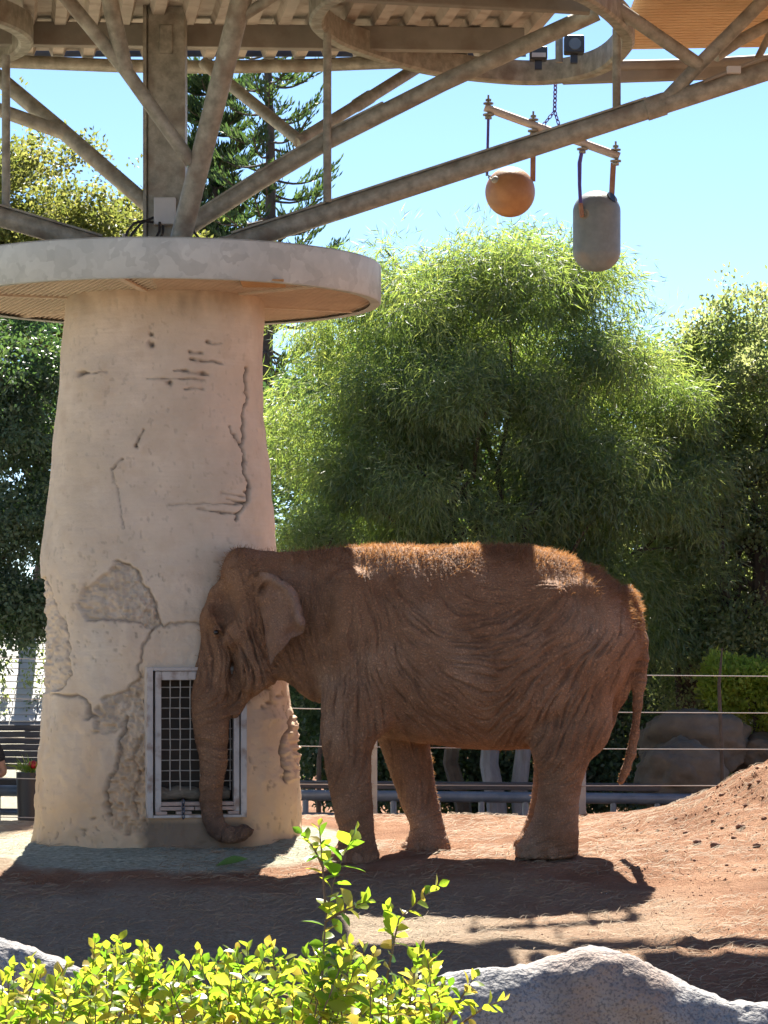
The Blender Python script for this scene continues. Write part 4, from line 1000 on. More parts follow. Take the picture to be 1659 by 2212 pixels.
def limb(mb, a, b, r0, r1, r, n=6, wob=.08):
    a, b = np.array(a, float), np.array(b, float); L_ = np.linalg.norm(b - a); pts = []
    for i in range(n + 1):
        t = i / n; pts.append(Vector(a + (b - a) * t + r.normal(size=3) * wob * L_ * math.sin(math.pi * t) * .6 + np.array([0, 0, -.05 * L_ * math.sin(math.pi * t)])))
    mb.tube(pts, [r0 + (r1 - r0) * i / n for i in range(n + 1)], 8)
def tree(name, label, ells, n, per, crad, ln, wd, mat, bark, trunks, seed, shell=.55, cat='tree', group=None, nlimb=14, wisps=0, boughs=0, brad=.5, **kw):
    cen, out, r = crown_points(ells, n, shell, seed, boughs, brad)
    gzv = gz(cen[:, 0], cen[:, 1]); ok = cen[:, 2] > gzv + .1; cen, out = cen[ok], out[ok]
    V_, F_, R_ = clump_leaves(cen, out, r, per, crad, ln, wd, **kw)
    if wisps:
        cw, ow, _ = crown_points(ells, wisps, 1.0, seed + 100); cw = cw + ow * r.uniform(.1, .32, (len(cw), 1)) + [0, 0, .06]; kw2 = dict(kw); kw2['w_up'] = .25; kw2['w_out'] = .7
        vw, fw, rw = clump_leaves(cw, ow, r, 14, crad * .75, ln, wd * .8, **kw2); F_ = np.concatenate([F_, fw + len(V_)]); V_ = np.concatenate([V_, vw]); R_ = np.concatenate([R_, rw])
    x0, y0 = trunks[0][0]; root = empty(name, (x0, y0, gz1(x0, y0))); tag(root, label, cat, group)
    me = np_mesh('crown', V_, F_); set_rnd(me, R_); cr = adopt(link('crown', me, mat), root)
    for ((tx, ty), top, r0) in trunks:
        mb = MB(); base = np.array([tx, ty, gz1(tx, ty) - .1]); top = np.array(top, float)
        limb(mb, base, top, r0, r0 * .55, r, 8, .025)
        o = MB.build(mb, 'trunk', bark, root, smooth=True)
    top0 = np.array(trunks[0][1], float)
    for k in range(nlimb):
        tgt = cen[r.integers(len(cen))]; mb = MB(); tb = np.array(trunks[k % len(trunks)][1], float); b0 = np.array([*trunks[k % len(trunks)][0], 0.0]); f = r.uniform(.5, 1)
        limb(mb, b0 * (1 - f) + tb * f, tgt, trunks[0][2] * .42, .012, r, 6, .10); MB.build(mb, 'limb', bark, root, smooth=True)
    return root
M['bark_dark'] = material('dark_bark', (.05, .042, .034), (.09, .075, .06), 8, .9, .5, 25)
M['bark_pale'] = material('pale_peeling_bark', (.16, .175, .195), (.25, .27, .295), 5, .8, .3, 25, c3=(.16, .15, .14), s3=6, w3=.8, stretch=(2, 2, .5))
M['lf_willow'] = leaf_material('narrow_green_leaf', [(.085, .135, .105), (.12, .175, .125), (.16, .215, .14)], [(.18, .33, .05), (.35, .48, .08), (.56, .61, .13)], .48, .5, True)
M['lf_right'] = leaf_material('olive_green_leaf', [(.07, .11, .08), (.10, .145, .095), (.14, .18, .11)], [(.24, .34, .07), (.38, .46, .13), (.58, .60, .24)], .46, .5, True)
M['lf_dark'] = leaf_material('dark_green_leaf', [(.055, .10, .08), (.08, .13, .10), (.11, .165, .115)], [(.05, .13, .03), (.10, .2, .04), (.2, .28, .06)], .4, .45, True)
M['lf_yellow'] = leaf_material('yellow_green_leaf', [(.05, .08, .025), (.10, .12, .035), (.15, .15, .05)], [(.18, .24, .04), (.30, .33, .07), (.46, .43, .11)], .45, .5, True)
M['lf_lime'] = leaf_material('lime_leaf', [(.08, .14, .03), (.13, .2, .04), (.2, .25, .05)], [(.4, .55, .05), (.55, .65, .08), (.65, .65, .12)], .55, .5, True)
M['lf_pine'] = leaf_material('pine_needle', [(.018, .042, .022), (.03, .065, .028), (.05, .085, .035)], [(.05, .12, .03), (.1, .18, .04), (.16, .24, .06)], .35, .5, True)

def xy(u, y): return ((u - CU) * (y - CAMY) / FPX, y)
tree('feathery_tree', 'big feathery narrow leaved tree with bright sunlit top behind the elephant',
     [(880, 740, 9.0, 210, 190, 1.1), (1110, 735, 9.3, 230, 205, 1.2), (1290, 900, 9.0, 195, 260, 1.1), (750, 900, 9.4, 180, 260, 1.0), (1010, 1050, 8.7, 300, 300, 1.2), (1320, 1180, 9.0, 185, 260, 1.0), (720, 1180, 9.2, 170, 260, 1.0), (1180, 620, 9.4, 110, 85, .6), (920, 600, 9.4, 110, 70, .6), (1420, 1010, 9, 85, 200, .7), (1050, 1290, 8.8, 300, 200, 1.0)],
     3900, 54, .26, .14, .0125, M['lf_willow'], M['bark_dark'], [(xy(1010, 9.2), P(960, 1150, 9.2), .10), (xy(1068, 8.6), P(1060, 1150, 8.9), .12), (xy(1126, 8.6), P(1150, 1000, 8.9), .10)], 11, .8, wisps=500, boughs=125, brad=.52, group=None, nlimb=26, w_out=.35, w_up=-.45, w_rnd=.55, hang=.04)
# the pale lower stems seen under the belly
ft = bpy.data.objects['feathery_tree']
for o in list(ft.children):
    if o.name.startswith('trunk') and o.name != 'trunk': o.data.materials[0] = M['bark_pale']
tree('leafy_tree', 'tall tree with small pale yellow leaf sprays right of the feathery tree',
     [(1560, 900, 10.0, 150, 220, 1.0), (1700, 830, 10.2, 190, 190, 1.1), (1620, 1230, 9.6, 200, 320, 1.1), (1470, 1240, 10, 110, 260, .8), (1440, 760, 10.4, 60, 90, .5), (1560, 690, 10.2, 60, 60, .5), (1640, 1450, 10, 190, 130, .9), (1500, 1050, 10.2, 120, 200, .8), (1720, 1050, 10, 150, 250, .9)],
     2300, 52, .20, .058, .038, M['lf_right'], M['bark_dark'], [(xy(1660, 9.8), P(1640, 1100, 9.8), .12), (xy(1420, 9.6), P(1520, 1330, 9.8), .09)], 12, .75, wisps=300, boughs=110, brad=.45, nlimb=22, w_out=.5, w_up=.15, w_rnd=.8)
tree('broad_tree', 'yellow green broad crowned tree behind the steel tubes left of the post',
     [(90, 450, 10.5, 160, 130, 1.1), (240, 520, 11, 110, 90, .9), (-60, 420, 10.5, 130, 190, 1.0), (40, 620, 10.3, 170, 130, 1.0), (260, 420, 12, 45, 45, .4), (430, 600, 11, 120, 70, .6)],
     1050, 60, .22, .065, .04, M['lf_yellow'], M['bark_dark'], [(xy(60, 10.6), P(80, 560, 10.6), .12)], 13, .7, wisps=200, boughs=55, brad=.42, nlimb=20, w_out=.5, w_up=.1, w_rnd=.8)
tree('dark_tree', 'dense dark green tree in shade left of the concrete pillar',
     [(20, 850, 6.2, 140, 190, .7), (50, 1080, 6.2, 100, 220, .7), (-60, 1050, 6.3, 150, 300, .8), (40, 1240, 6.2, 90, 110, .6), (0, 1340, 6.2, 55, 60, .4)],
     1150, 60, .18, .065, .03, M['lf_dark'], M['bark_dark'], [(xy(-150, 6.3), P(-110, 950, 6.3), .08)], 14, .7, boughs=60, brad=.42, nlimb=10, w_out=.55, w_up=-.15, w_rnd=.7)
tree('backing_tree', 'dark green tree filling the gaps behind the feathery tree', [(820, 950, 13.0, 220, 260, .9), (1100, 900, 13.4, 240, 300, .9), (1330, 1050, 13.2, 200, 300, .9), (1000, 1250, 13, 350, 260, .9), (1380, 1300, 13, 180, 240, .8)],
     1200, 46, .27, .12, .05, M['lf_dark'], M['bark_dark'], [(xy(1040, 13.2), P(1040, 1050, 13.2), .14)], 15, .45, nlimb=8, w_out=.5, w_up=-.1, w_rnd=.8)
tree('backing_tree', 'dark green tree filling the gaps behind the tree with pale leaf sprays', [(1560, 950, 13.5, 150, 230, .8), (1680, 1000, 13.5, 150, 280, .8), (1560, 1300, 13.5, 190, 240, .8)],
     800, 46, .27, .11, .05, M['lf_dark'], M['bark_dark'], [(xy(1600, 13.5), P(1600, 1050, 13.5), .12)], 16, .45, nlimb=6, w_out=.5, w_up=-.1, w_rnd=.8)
# understorey shrubs behind the fence
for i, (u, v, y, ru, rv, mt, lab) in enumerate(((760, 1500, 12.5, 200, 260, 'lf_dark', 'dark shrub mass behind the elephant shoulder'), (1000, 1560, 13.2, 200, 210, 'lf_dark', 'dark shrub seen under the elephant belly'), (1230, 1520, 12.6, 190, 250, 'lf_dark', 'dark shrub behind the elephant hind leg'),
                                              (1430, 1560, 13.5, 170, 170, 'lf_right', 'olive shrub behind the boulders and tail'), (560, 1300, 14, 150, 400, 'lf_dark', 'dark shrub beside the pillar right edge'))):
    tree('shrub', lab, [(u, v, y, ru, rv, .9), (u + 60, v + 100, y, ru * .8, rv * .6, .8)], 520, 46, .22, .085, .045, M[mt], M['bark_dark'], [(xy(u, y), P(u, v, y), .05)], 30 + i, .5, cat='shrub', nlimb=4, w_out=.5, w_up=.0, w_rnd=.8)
tree('lime_bush', 'sunlit lime green bush above the boulders by the wire fence', [(1610, 1490, 7.6, 80, 60, .35), (1690, 1500, 7.6, 80, 80, .4), (1560, 1460, 7.8, 40, 40, .3)], 260, 46, .13, .06, .035, M['lf_lime'], M['bark_dark'], [(xy(1640, 7.6), P(1630, 1500, 7.6), .03)], 41, .6, cat='bush', nlimb=6, w_out=.5, w_up=.2, w_rnd=.8)  # lighter leaf colour stands in for sunlight, taller trees shade this bush
tree('grey_bush', 'low grey green feathery bush below the feathery tree next to the pillar', [(680, 1150, 8.0, 70, 40, .3)], 60, 60, .2, .13, .01, M['lf_willow'], M['bark_dark'], [(xy(690, 8), P(690, 1150, 8), .03)], 42, .6, cat='bush', nlimb=4, w_out=.5, w_up=-.1, w_rnd=.7)

# star pines far behind
def pine(label, u, y, vtop, blen, whorl, nb, dense, seed, bare=.45):
    r = np.random.default_rng(seed); x0, y0 = xy(u, y); zb = gz1(x0, y0); zt_ = P(u, vtop, y).z
    root = empty('star_pine', (x0, y0, zb)); tag(root, label, 'pine tree', 'star pines behind the canopy')
    mb = MB(); mb.tube([(x0 + .05 * math.sin(k), y0, zb + (zt_ - zb) * k / 10) for k in range(11)], [.17 - .012 * k for k in range(11)], 10); mb.build('trunk', M['bark_dark'], root, smooth=True)
    Vs, Fs, Rs = [], [], []; off = 0; z = 4.6
    bm = MB()
    while z < zt_ - .1:
        f = (zt_ - z) / (zt_ - 4.0); ph = r.random() * 6.28
        for k in range(nb):
            a = ph + 6.28 * k / nb + r.normal() * .15; L_ = blen * (.45 + .55 * min(1, f * 1.4)) * r.uniform(.7, 1.15)
            d = np.array([math.cos(a), math.sin(a), 0]); zz_ = z + r.normal() * .08
            ts = np.linspace(0, 1, 9); path = np.array([x0, y0, zz_]) + d * (L_ * ts)[:, None] + np.array([0, 0, 1.0]) * (-.10 * L_ * np.sin(ts * 3.1) + .22 * L_ * ts ** 3)[:, None]
            bm.tube([Vector(p) for p in path], [.022 - .0017 * q for q in range(9)], 5)
            nt = int(dense * (1 - bare) * L_); tt_ = r.uniform(bare, 1.0, nt)
            c = np.stack([np.interp(tt_, ts, path[:, q]) for q in range(3)], 1)
            lat = np.cross(d, [0, 0, 1.0]); s_ = r.choice([-1, 1], nt)[:, None]
            td = norm(d * .7 + lat * s_ * r.uniform(.2, 1.1, (nt, 1)) + np.array([0, 0, 1]) * r.uniform(.15, .9, (nt, 1)))
            tl_ = r.uniform(.12, .30, nt)
            for seg in range(3):      # each twig curves up, clothed with needles
                cc_ = c + td * (tl_ * seg / 3)[:, None]; dd_ = norm(td + np.array([0, 0, .45 * seg]))
                v_, f_, r_ = leaf_quads(cc_, dd_, np.cross(dd_, rand_dirs(nt, r)), tl_ * .45, .032, r.random(nt)); Vs.append(v_); Fs.append(f_ + off); Rs.append(r_); off += len(v_)
                c = c + np.array([0, 0, .012 * seg])
        z += whorl * r.uniform(.75, 1.25)
    bm.build('branches', M['bark_dark'], root, smooth=True)['kind'] = 'stuff'
    me = np_mesh('crown', np.concatenate(Vs), np.concatenate(Fs)); set_rnd(me, np.concatenate(Rs)); adopt(link('crown', me, M['lf_pine']), root)
pine('tall star pine with open tiers of upcurved branches right of the post', 578, 21, 40, 1.45, .42, 6, 95, 51, .42)
pine('denser dark star pine close behind the canopy post', 455, 23, 120, .95, .30, 7, 270, 52, .12)

# ------------------------------------------------------------------ wire fence behind the elephant
M['fence_wire'] = material('pale_fence_wire', (.40, .39, .37), None, rough=.5, metal=.2); M['post_grey'] = material('grey_fence_post', (.26, .27, .28), (.34, .35, .36), 5, .7)
FY = 4.2
fence = empty('wire_fence', P(829, 1800, FY)); tag(fence, 'wire fence with thin pale cables and grey posts behind the elephant', 'fence')
rows = [(1418, 1448, 1462), (1506, 1531, 1541), (1592, 1612, 1619), (1681, 1694, 1697), (1766, 1775, 1776)]
for a, b, c in rows:
    MB().tube([P(-160, a - 4, FY), P(300, (a + b) / 2, FY), P(660, b, FY), P(1150, (b + c) / 2 + 2, FY), P(1800, c, FY)], .0045, 6).build('wire', M['fence_wire'], fence, smooth=True)
for u in (-140, 320, 808, 1259, 1780):
    p = P(u, 1410, FY); zb = gz1(p.x, FY) - .1
    MB().box((p.x, FY + .05, (p.z + zb) / 2), (.03, .03, (p.z - zb) / 2)).build('post', M['post_grey'], fence, bevel=.006)
# low barrier rails beyond
M['rail_blue'] = material('blue_grey_pipe', (.10, .14, .19), (.17, .22, .28), 4, .4, metal=.2); M['timber_dark'] = material('dark_timber', (.05, .048, .05), (.09, .085, .085), 4, .8, .3, 20, stretch=(1, 8, 8))
BY = 6.4
bar_ = empty('rail_barrier', P(829, 1860, BY)); tag(bar_, 'low barrier of blue grey pipe and dark timber rail beyond the fence', 'barrier')
MB().tube([P(-120, 1706, BY), P(500, 1716, BY), P(1660, 1728, BY)], .055, 10).build('pipe_rail', M['rail_blue'], bar_, smooth=True)
MB().beam(P(-120, 1688, BY + .25), P(1660, 1703, BY + .25), .30, .07).build('timber_rail', M['timber_dark'], bar_, bevel=.01)
MB().tube([P(-120, 1752, BY), P(1660, 1775, BY)], .035, 10).build('pipe_rail', M['rail_blue'], bar_, smooth=True)
for u in range(-100, 1660, 95):
    p = P(u, 1712 + u * .012, BY); zb = gz1(p.x, BY) - .1
    MB().tube([(p.x, BY, zb), (p.x, BY, p.z)], .03, 8).build('post', M['rail_blue'], bar_, smooth=True)
# boulders right, behind the fence
def rock_mesh(name, rx, ry, rz, seed, amp=.18, n=40, bottom=None):
    th_ = np.linspace(0, math.pi, n); ph_ = np.linspace(0, 2 * math.pi, 2 * n, endpoint=False); T_, H_ = np.meshgrid(th_, ph_, indexing='ij')
    d = np.stack([np.sin(T_) * np.cos(H_), np.sin(T_) * np.sin(H_), np.cos(T_)], -1)
    r_ = 1 + amp * fbm(d[..., 0] * 1.6, d[..., 1] * 1.6, d[..., 2] * 1.6, 4, seed) + amp * .25 * fbm(d[..., 0] * 7, d[..., 1] * 7, d[..., 2] * 7, 3, seed + 5)
    V_ = (d * r_[..., None] * [rx, ry, rz]).reshape(-1, 3); I_ = np.arange(n * 2 * n).reshape(n, 2 * n); J_ = np.roll(I_, -1, 1)
    return np_mesh(name, V_, np.stack([I_[:-1], I_[1:], J_[1:], J_[:-1]], -1).reshape(-1, 4))
M['boulder'] = material('brown_grey_boulder', (.075, .068, .052), (.13, .115, .09), 3, .9, .8, 12, c3=(.08, .075, .06), s3=4, w3=.7)
for (u, v, y, ru, rv, lab) in ((1500, 1610, 7.4, 130, 78, 'upper smooth brown boulder behind the tail and fence wires'), (1470, 1680, 6.9, 95, 80, 'lower brown boulder in shade in front of the upper boulder'), (1660, 1640, 7.6, 90, 60, 'pale rock beyond the top of the earth mound')):
    k = 1 / ppm(y); o = link('boulder', rock_mesh('boulder', ru * k, .5, rv * k, int(u), .2), M['boulder']); o.location = P(u, v, y); tag(o, lab, 'boulder', 'boulders behind the fence')
# thin sapling stem by the boulders
sap = empty('sapling', (P(1560, 1700, 5.6).x, 5.6, gz1(P(1560, 1700, 5.6).x, 5.6))); tag(sap, 'thin bare sapling stem standing in front of the boulders', 'sapling')
MB().tube([P(1562, 1780, 5.6), P(1558, 1600, 5.6), P(1553, 1480, 5.65), P(1560, 1400, 5.7)], [.022, .02, .017, .008], 8).build('stem', M['bark_dark'], sap, smooth=True)
if 0: V_, F_, R_ = clump_leaves(np.array([P(1558 + rng.normal() * 18, 1330 + rng.normal() * 35, 5.75 + rng.normal() * .1) for _ in range(26)]), rand_dirs(26), np.random.default_rng(3), 18, .09, .05, .03)

# white slatted awning, timber steps and potted plant beyond the fence on the left
M['white'] = material('white_boards', (.42, .42, .41), (.52, .52, .50), 4, .6); M['white_grey'] = material('grey_gap', (.22, .22, .22), None, rough=.8)
AY = 9.0
aw = empty('slatted_awning', P(30, 1700, AY)); tag(aw, 'white sloping slatted awning roof left of the pillar behind vines', 'awning')
a0 = P(-90, 1560, AY); slope = math.radians(33); dirn = Vector((0, math.cos(slope), math.sin(slope))); nrm_ = Vector((0, -math.sin(slope), math.cos(slope))); k_ = 1 / ppm(AY)
sl = MB().box((0, 0, 0), (26.5 * k_, .052, .008), (Vector((1, 0, 0)), dirn, nrm_)).mesh('slat')
sl.materials.append(M['white'])
for r_i in range(16):
    for c_i in range(4):
        o = bpy.data.objects.new('slat', sl); COL.objects.link(o); adopt(o, aw); o.location = a0 + dirn * (.07 + r_i * .128) + Vector((((c_i + .5) * 55 + (r_i % 2) * 2) * k_, 0, 0))
MB().box(a0 + dirn * 1.02 - nrm_ * .03 + Vector((110 * k_, 0, 0)), (112 * k_, 1.05, .015), (Vector((1, 0, 0)), dirn, nrm_)).build('backing', M['white_grey'], aw)
for dx_ in (-4, 225): 
    q = a0 + Vector((dx_ * k_, .08, 0)); MB().box((q.x, q.y, (q.z + gz1(q.x, q.y)) / 2), (.04, .04, (q.z - gz1(q.x, q.y)) / 2)).build('post', M['timber_dark'], aw)
V_, F_, R_ = clump_leaves(np.array([P(u + rng.normal() * 7, v + rng.normal() * 12, AY + .1 - (v - 1560) * .004) for u in (10, 62, 95) for v in range(1370, 1570, 9)]), np.tile([[0, -1, .2]], (69, 1)).astype(float), np.random.default_rng(5), 9, .07, .05, .03)
me = np_mesh('vine', V_, F_); set_rnd(me, R_); vn = link('vine', me, M['lf_right']); tag(vn, 'thin leafy vines trailing over the white awning slats', 'vine')
st = empty('timber_steps', P(30, 1800, 8.2)); tag(st, 'black slatted bleacher planks with sunlit edges below the awning', 'steps')
for i in range(7):
    c = P(30, 1572 + i * 14, 8.6 - i * .10); MB().box(c, (.55, .05, .03)).build('plank', M['timber_dark'], st, bevel=.004)
for dx_ in (-.5, .5):
    a, b = P(30, 1580, 8.62), P(30, 1662, 8.02); off_ = Vector((dx_, 0, -.03)); MB().beam(a + off_, b + off_ - Vector((0, 0, .02)), .04, .05).build('stringer', M['timber_dark'], st)
    q = b + off_; MB().box((q.x, q.y, (q.z + gz1(q.x, q.y)) / 2 - .02), (.03, .03, (q.z - gz1(q.x, q.y)) / 2)).build('leg', M['timber_dark'], st)
M['red'] = material('red_petal', (.35, .015, .02), None, rough=.5); M['pot'] = material('dark_pot', (.03, .028, .028), None, rough=.5)
pc = P(66, 1668, 6.0); gq = gz1(pc.x, pc.y)
pp = empty('potted_plant', (pc.x, pc.y, gq)); tag(pp, 'strappy potted plant with a red flower in front of the black planks', 'plant')
MB().lathe([(.001, gq), (.10, gq), (.14, pc.z), (.125, pc.z), (.001, pc.z - .02)], Vector((pc.x, pc.y, 0))).build('pot', M['pot'], pp, smooth=True)
cen_ = np.repeat([[pc.x, pc.y, pc.z]], 90, 0) + rng.normal(size=(90, 3)) * [.05, .05, .02]
d_ = norm(np.stack([rng.normal(size=90), rng.normal(size=90), rng.uniform(.2, 1.4, 90)], 1)); V_, F_, R_ = leaf_quads(cen_, d_, rand_dirs(90), rng.uniform(.10, .24, 90), .016, rng.random(90), .1)
me = np_mesh('foliage', V_, F_); set_rnd(me, R_); adopt(link('foliage', me, M['lf_lime']), pp)
adopt(link('flower', rock_mesh('flower', .045, .045, .04, 3, .3, 14), M['red']), pp).location = P(72, 1652, 5.9)
# ------------------------------------------------------------------ foreground rocks
def frock():
    m = material('speckled_grey_rock', (.23, .225, .22), (.33, .32, .31), 5, .9, .8, 55, 8, c3=(.25, .17, .125), s3=2.6, w3=.65, bdist=.02, spec=.2)
    nt = m.node_tree; N = nt.nodes; L = nt.links; b = N['Principled BSDF']; src = b.inputs['Base Color'].links[0].from_socket
    tc = N.new('ShaderNodeTexCoord'); n = N.new('ShaderNodeTexNoise'); n.inputs['Scale'].default_value = 120; n.inputs['Detail'].default_value = 3; L.new(tc.outputs['Object'], n.inputs['Vector'])
    mr = N.new('ShaderNodeMapRange'); mr.inputs[1].default_value = .5; mr.inputs[2].default_value = .62; mr.inputs[4].default_value = .55; L.new(n.outputs[0], mr.inputs[0])
    mx = N.new('ShaderNodeMix'); mx.data_type = 'RGBA'; mx.inputs[7].default_value = (.06, .062, .072, 1); L.new(mr.outputs[0], mx.inputs[0]); L.new(src, mx.inputs[6]); L.new(mx.outputs[2], b.inputs['Base Color'])
    return m
M['frock'] = frock()
def wall_rock(label, crest, y, thick, seed):
    cu_ = [c[0] for c in crest]; cv_ = [c[1] for c in crest]; k = (y - CAMY) / FPX
    us = np.linspace(cu_[0], cu_[-1], 260); xs_ = (us - CU) * k
    vs = np.interp(us, cu_, cv_); ker = np.ones(9) / 9; vs = np.convolve(np.pad(vs, 4, 'edge'), ker, 'valid'); top = CAMZ - (vs - HZ) * k
    a = np.linspace(-math.pi * .5, math.pi * .5, 70)       # front foot -> crest -> back foot
    yy = np.sign(a) * np.abs(np.sin(a)) ** .8 * np.where(a < 0, .35, 1.0) * thick; hz_ = np.cos(a) ** .55
    XX = np.repeat(xs_[:, None], 70, 1); YY = y + .0 + np.repeat(yy[None], 260, 0); ZB0 = -1.2; ZZ = ZB0 + (top[:, None] - ZB0) * np.maximum(hz_[None], 0)
    n_ = fbm(XX * 4, YY * 4, ZZ * 4, 4, seed); YY = YY + .05 * n_; ZZ = ZZ + .006 * fbm(XX * 9, YY * 9, 1, 3, seed + 3) * hz_[None] + .006 * fbm(XX * 30, YY * 30, ZZ * 30, 3, seed + 9)
    V_ = np.stack([XX, YY, ZZ], -1).reshape(-1, 3); I_ = np.arange(260 * 70).reshape(260, 70)
    o = link('rock_wall', np_mesh('rock_wall', V_, np.stack([I_[:-1, :-1], I_[1:, :-1], I_[1:, 1:], I_[:-1, 1:]], -1).reshape(-1, 4)), M['frock']); tag(o, label, 'rock', 'artificial rocks in front of the enclosure'); return o
wall_rock('grey speckled artificial rock with rounded hump, right of the leafy shrubs', [(900, 2125), (984, 2096), (1054, 2093), (1104, 2096), (1140, 2086), (1204, 2070), (1254, 2053), (1290, 2049), (1330, 2054), (1380, 2070), (1430, 2100), (1505, 2135), (1580, 2162), (1659, 2170), (1800, 2172), (2000, 2190)], -14.3, .55, 5)
wall_rock('grey artificial rock with sunlit edge sloping down behind the leafy shrub', [(-400, 2000), (-100, 2005), (0, 2021), (75, 2050), (125, 2070), (190, 2102), (300, 2150), (450, 2200), (700, 2240)], -14.5, .5, 8)

# ------------------------------------------------------------------ leafy shrubs in front
def leaf_mesh(name, fold, bend, wide):
    ts = [0, .12, .32, .58, .82, 1.0]; ws = [0, .15, .36, .43, .23, 0]
    v = []; f = []
    for t, w in zip(ts, ws):
        zc_ = bend * t * t; v += [(t, 0, zc_), (t, w * wide, zc_ + fold * w), (t, -w * wide, zc_ + fold * w)]
    for i in range(5):
        a, b = 3 * i, 3 * (i + 1)
        f += [(a, b, b + 1, a + 1), (a, a + 2, b + 2, b)]
    me = bpy.data.meshes.new(name); me.from_pydata(v, [], f); me.polygons.foreach_set('use_smooth', [True] * len(f)); me.update(); return me
LV = [leaf_mesh('leaf', .25, -.10, .72), leaf_mesh('leaf', .5, .12, .78), leaf_mesh('leaf', .12, -.25, .84)]
LC = ([(.07, .14, .02), (.10, .18, .02), (.13, .2, .022), (.15, .22, .025), (.17, .23, .03), (.19, .24, .03), (.21, .25, .03), (.24, .25, .035), (.27, .25, .04), (.28, .22, .04), (.28, .2, .04)], [(.14, .30, .02), (.20, .38, .02), (.27, .44, .025), (.33, .48, .03), (.38, .52, .03), (.43, .54, .035), (.48, .56, .04), (.54, .57, .045), (.62, .58, .06), (.64, .50, .08), (.62, .46, .07)])
M['leaf_o'] = leaf_material('glossy_shrub_leaf', *LC, .55, .32, False); M['leaf_s'] = leaf_material('glossy_shrub_leaf_mass', *LC, .55, .32, True)
for l in LV: l.materials.append(M['leaf_o'])
M['twig'] = material('shrub_twig', (.13, .075, .05), (.2, .13, .09), 20, .7)
def shrub(label, stems, seed, base_u):
    r = np.random.default_rng(seed); b0 = P(base_u, 2400, -16.7); root = empty('leafy_shrub', (b0.x, b0.y, gz1(b0.x, b0.y))); tag(root, label, 'shrub', 'leafy shrubs in the foreground')
    L_ = []
    tw = MB()
    for pts, n, big in stems:
        w = [Vector(p) for p in pts]
        # resample
        seg = [0]
        for a, b in zip(w[:-1], w[1:]): seg.append(seg[-1] + (b - a).length)
        tot = seg[-1]; tw.tube(w, [.0034 - .0024 * s / tot for s in seg], 5)
        span = min(tot * .92, n * .013)
        ph = r.random() * 6.28
        for k in range(n):
            s = tot - span * (k / n) ** 1.05 - .001; j = max(i for i in range(len(seg)) if seg[i] <= s); j = min(j, len(w) - 2); t = (s - seg[j]) / max(1e-6, seg[j + 1] - seg[j]); p = w[j].lerp(w[j + 1], t)
            ax = (w[j + 1] - w[j]).normalized(); ph += 2.4 + r.normal() * .3
            o1 = ax.orthogonal().normalized(); o2 = ax.cross(o1); rad_ = o1 * math.cos(ph) + o2 * math.sin(ph)
            open_ = .55 + .75 * min(1, k / 5) + r.normal() * .2
            d = (ax * math.cos(open_) + rad_ * math.sin(open_) + Vector((0, 0, .15))).normalized()
            up = (ax - d * ax.dot(d)).normalized(); up = (up + Vector(r.normal(size=3)) * .45); up = (up - d * up.dot(d)).normalized(); sd_ = up.cross(d)
            ln = (.021 + .020 * min(1, (k + 1) / 5)) * r.uniform(.75, 1.2) * big
            L_.append((ln, p, d, sd_, up, int(r.integers(3))))
    tw.build('twigs', M['twig'], root, smooth=True)['kind'] = 'stuff'
    def vis(q):
        u, v = to_px(np.array(q[1])); return q[0] / (q[1].y - CAMY) * (1 if (-10 < u < 1670 and v < 2212) else .01)
    L_.sort(key=vis, reverse=True)
    for ln, p, d, sd_, up, k in L_[:300]:
        o = bpy.data.objects.new('leaf', LV[k]); COL.objects.link(o); o.parent = root; o.matrix_parent_inverse = Matrix.Translation(root.location).inverted()
        m = Matrix((d * ln, sd_ * ln, up * ln)).transposed().to_4x4(); m.translation = p; o.matrix_basis = m
    V_ = []; F_ = []; R_ = []; tm = [np.array([v.co for v in l.vertices]) for l in LV]; fm = np.array([list(p.vertices) for p in LV[0].polygons]); off_ = 0
    for ln, p, d, sd_, up, k in L_[300:]:
        A = np.array([d * ln, sd_ * ln, up * ln]); V_.append(tm[k] @ A + np.array(p)); F_.append(fm + off_); off_ += len(tm[k]); R_.append(np.full(len(tm[k]), r.random() ** 1.15))
    if V_:
        me = np_mesh('foliage', np.concatenate(V_), np.concatenate(F_)); set_rnd(me, np.concatenate(R_)); o = adopt(link('foliage', me, M['leaf_s']), root); o['kind'] = 'stuff'
    return root
topu = [-60, 0, 60, 110, 170, 215, 235, 255, 290, 330, 370, 420, 450, 490, 530, 570, 600, 640, 665, 700, 760, 800, 840, 880, 905, 940, 980, 1000, 1040, 1080, 1100]
topv = [2070, 2075, 2055, 2090, 2065, 1998, 1992, 2020, 2012, 2040, 2068, 2045, 2055, 2062, 2015, 2012, 2045, 2072, 2050, 2010, 2030, 2040, 2010, 2030, 2050, 2045, 2110, 2130, 2120, 2165, 2230]
def stems(u0, u1, n, seed):
    r = np.random.default_rng(seed); S = []
    for i in range(n):
        u = u0 + (u1 - u0) * (i + r.random()) / n; y = -16.7 + r.uniform(-.5, .5); v = np.interp(u, topu, topv) + (r.random() ** 1.15) * 215 - 8
        d = (y - CAMY) / FPX; lean = r.normal() * 75
        S.append(([P(u + lean, v + 420, y + r.normal() * .05), P(u + lean * .7, v + 230, y + r.normal() * .04), P(u + lean * .25, v + 95, y + r.normal() * .02), P(u, v + 12, y)], int(r.integers(11, 19)), r.uniform(.85, 1.1)))
    return S
shrub('yellow green leafy shrub in front of the sloping grey rock edge', stems(-50, 480, 140, 61), 71, 220)
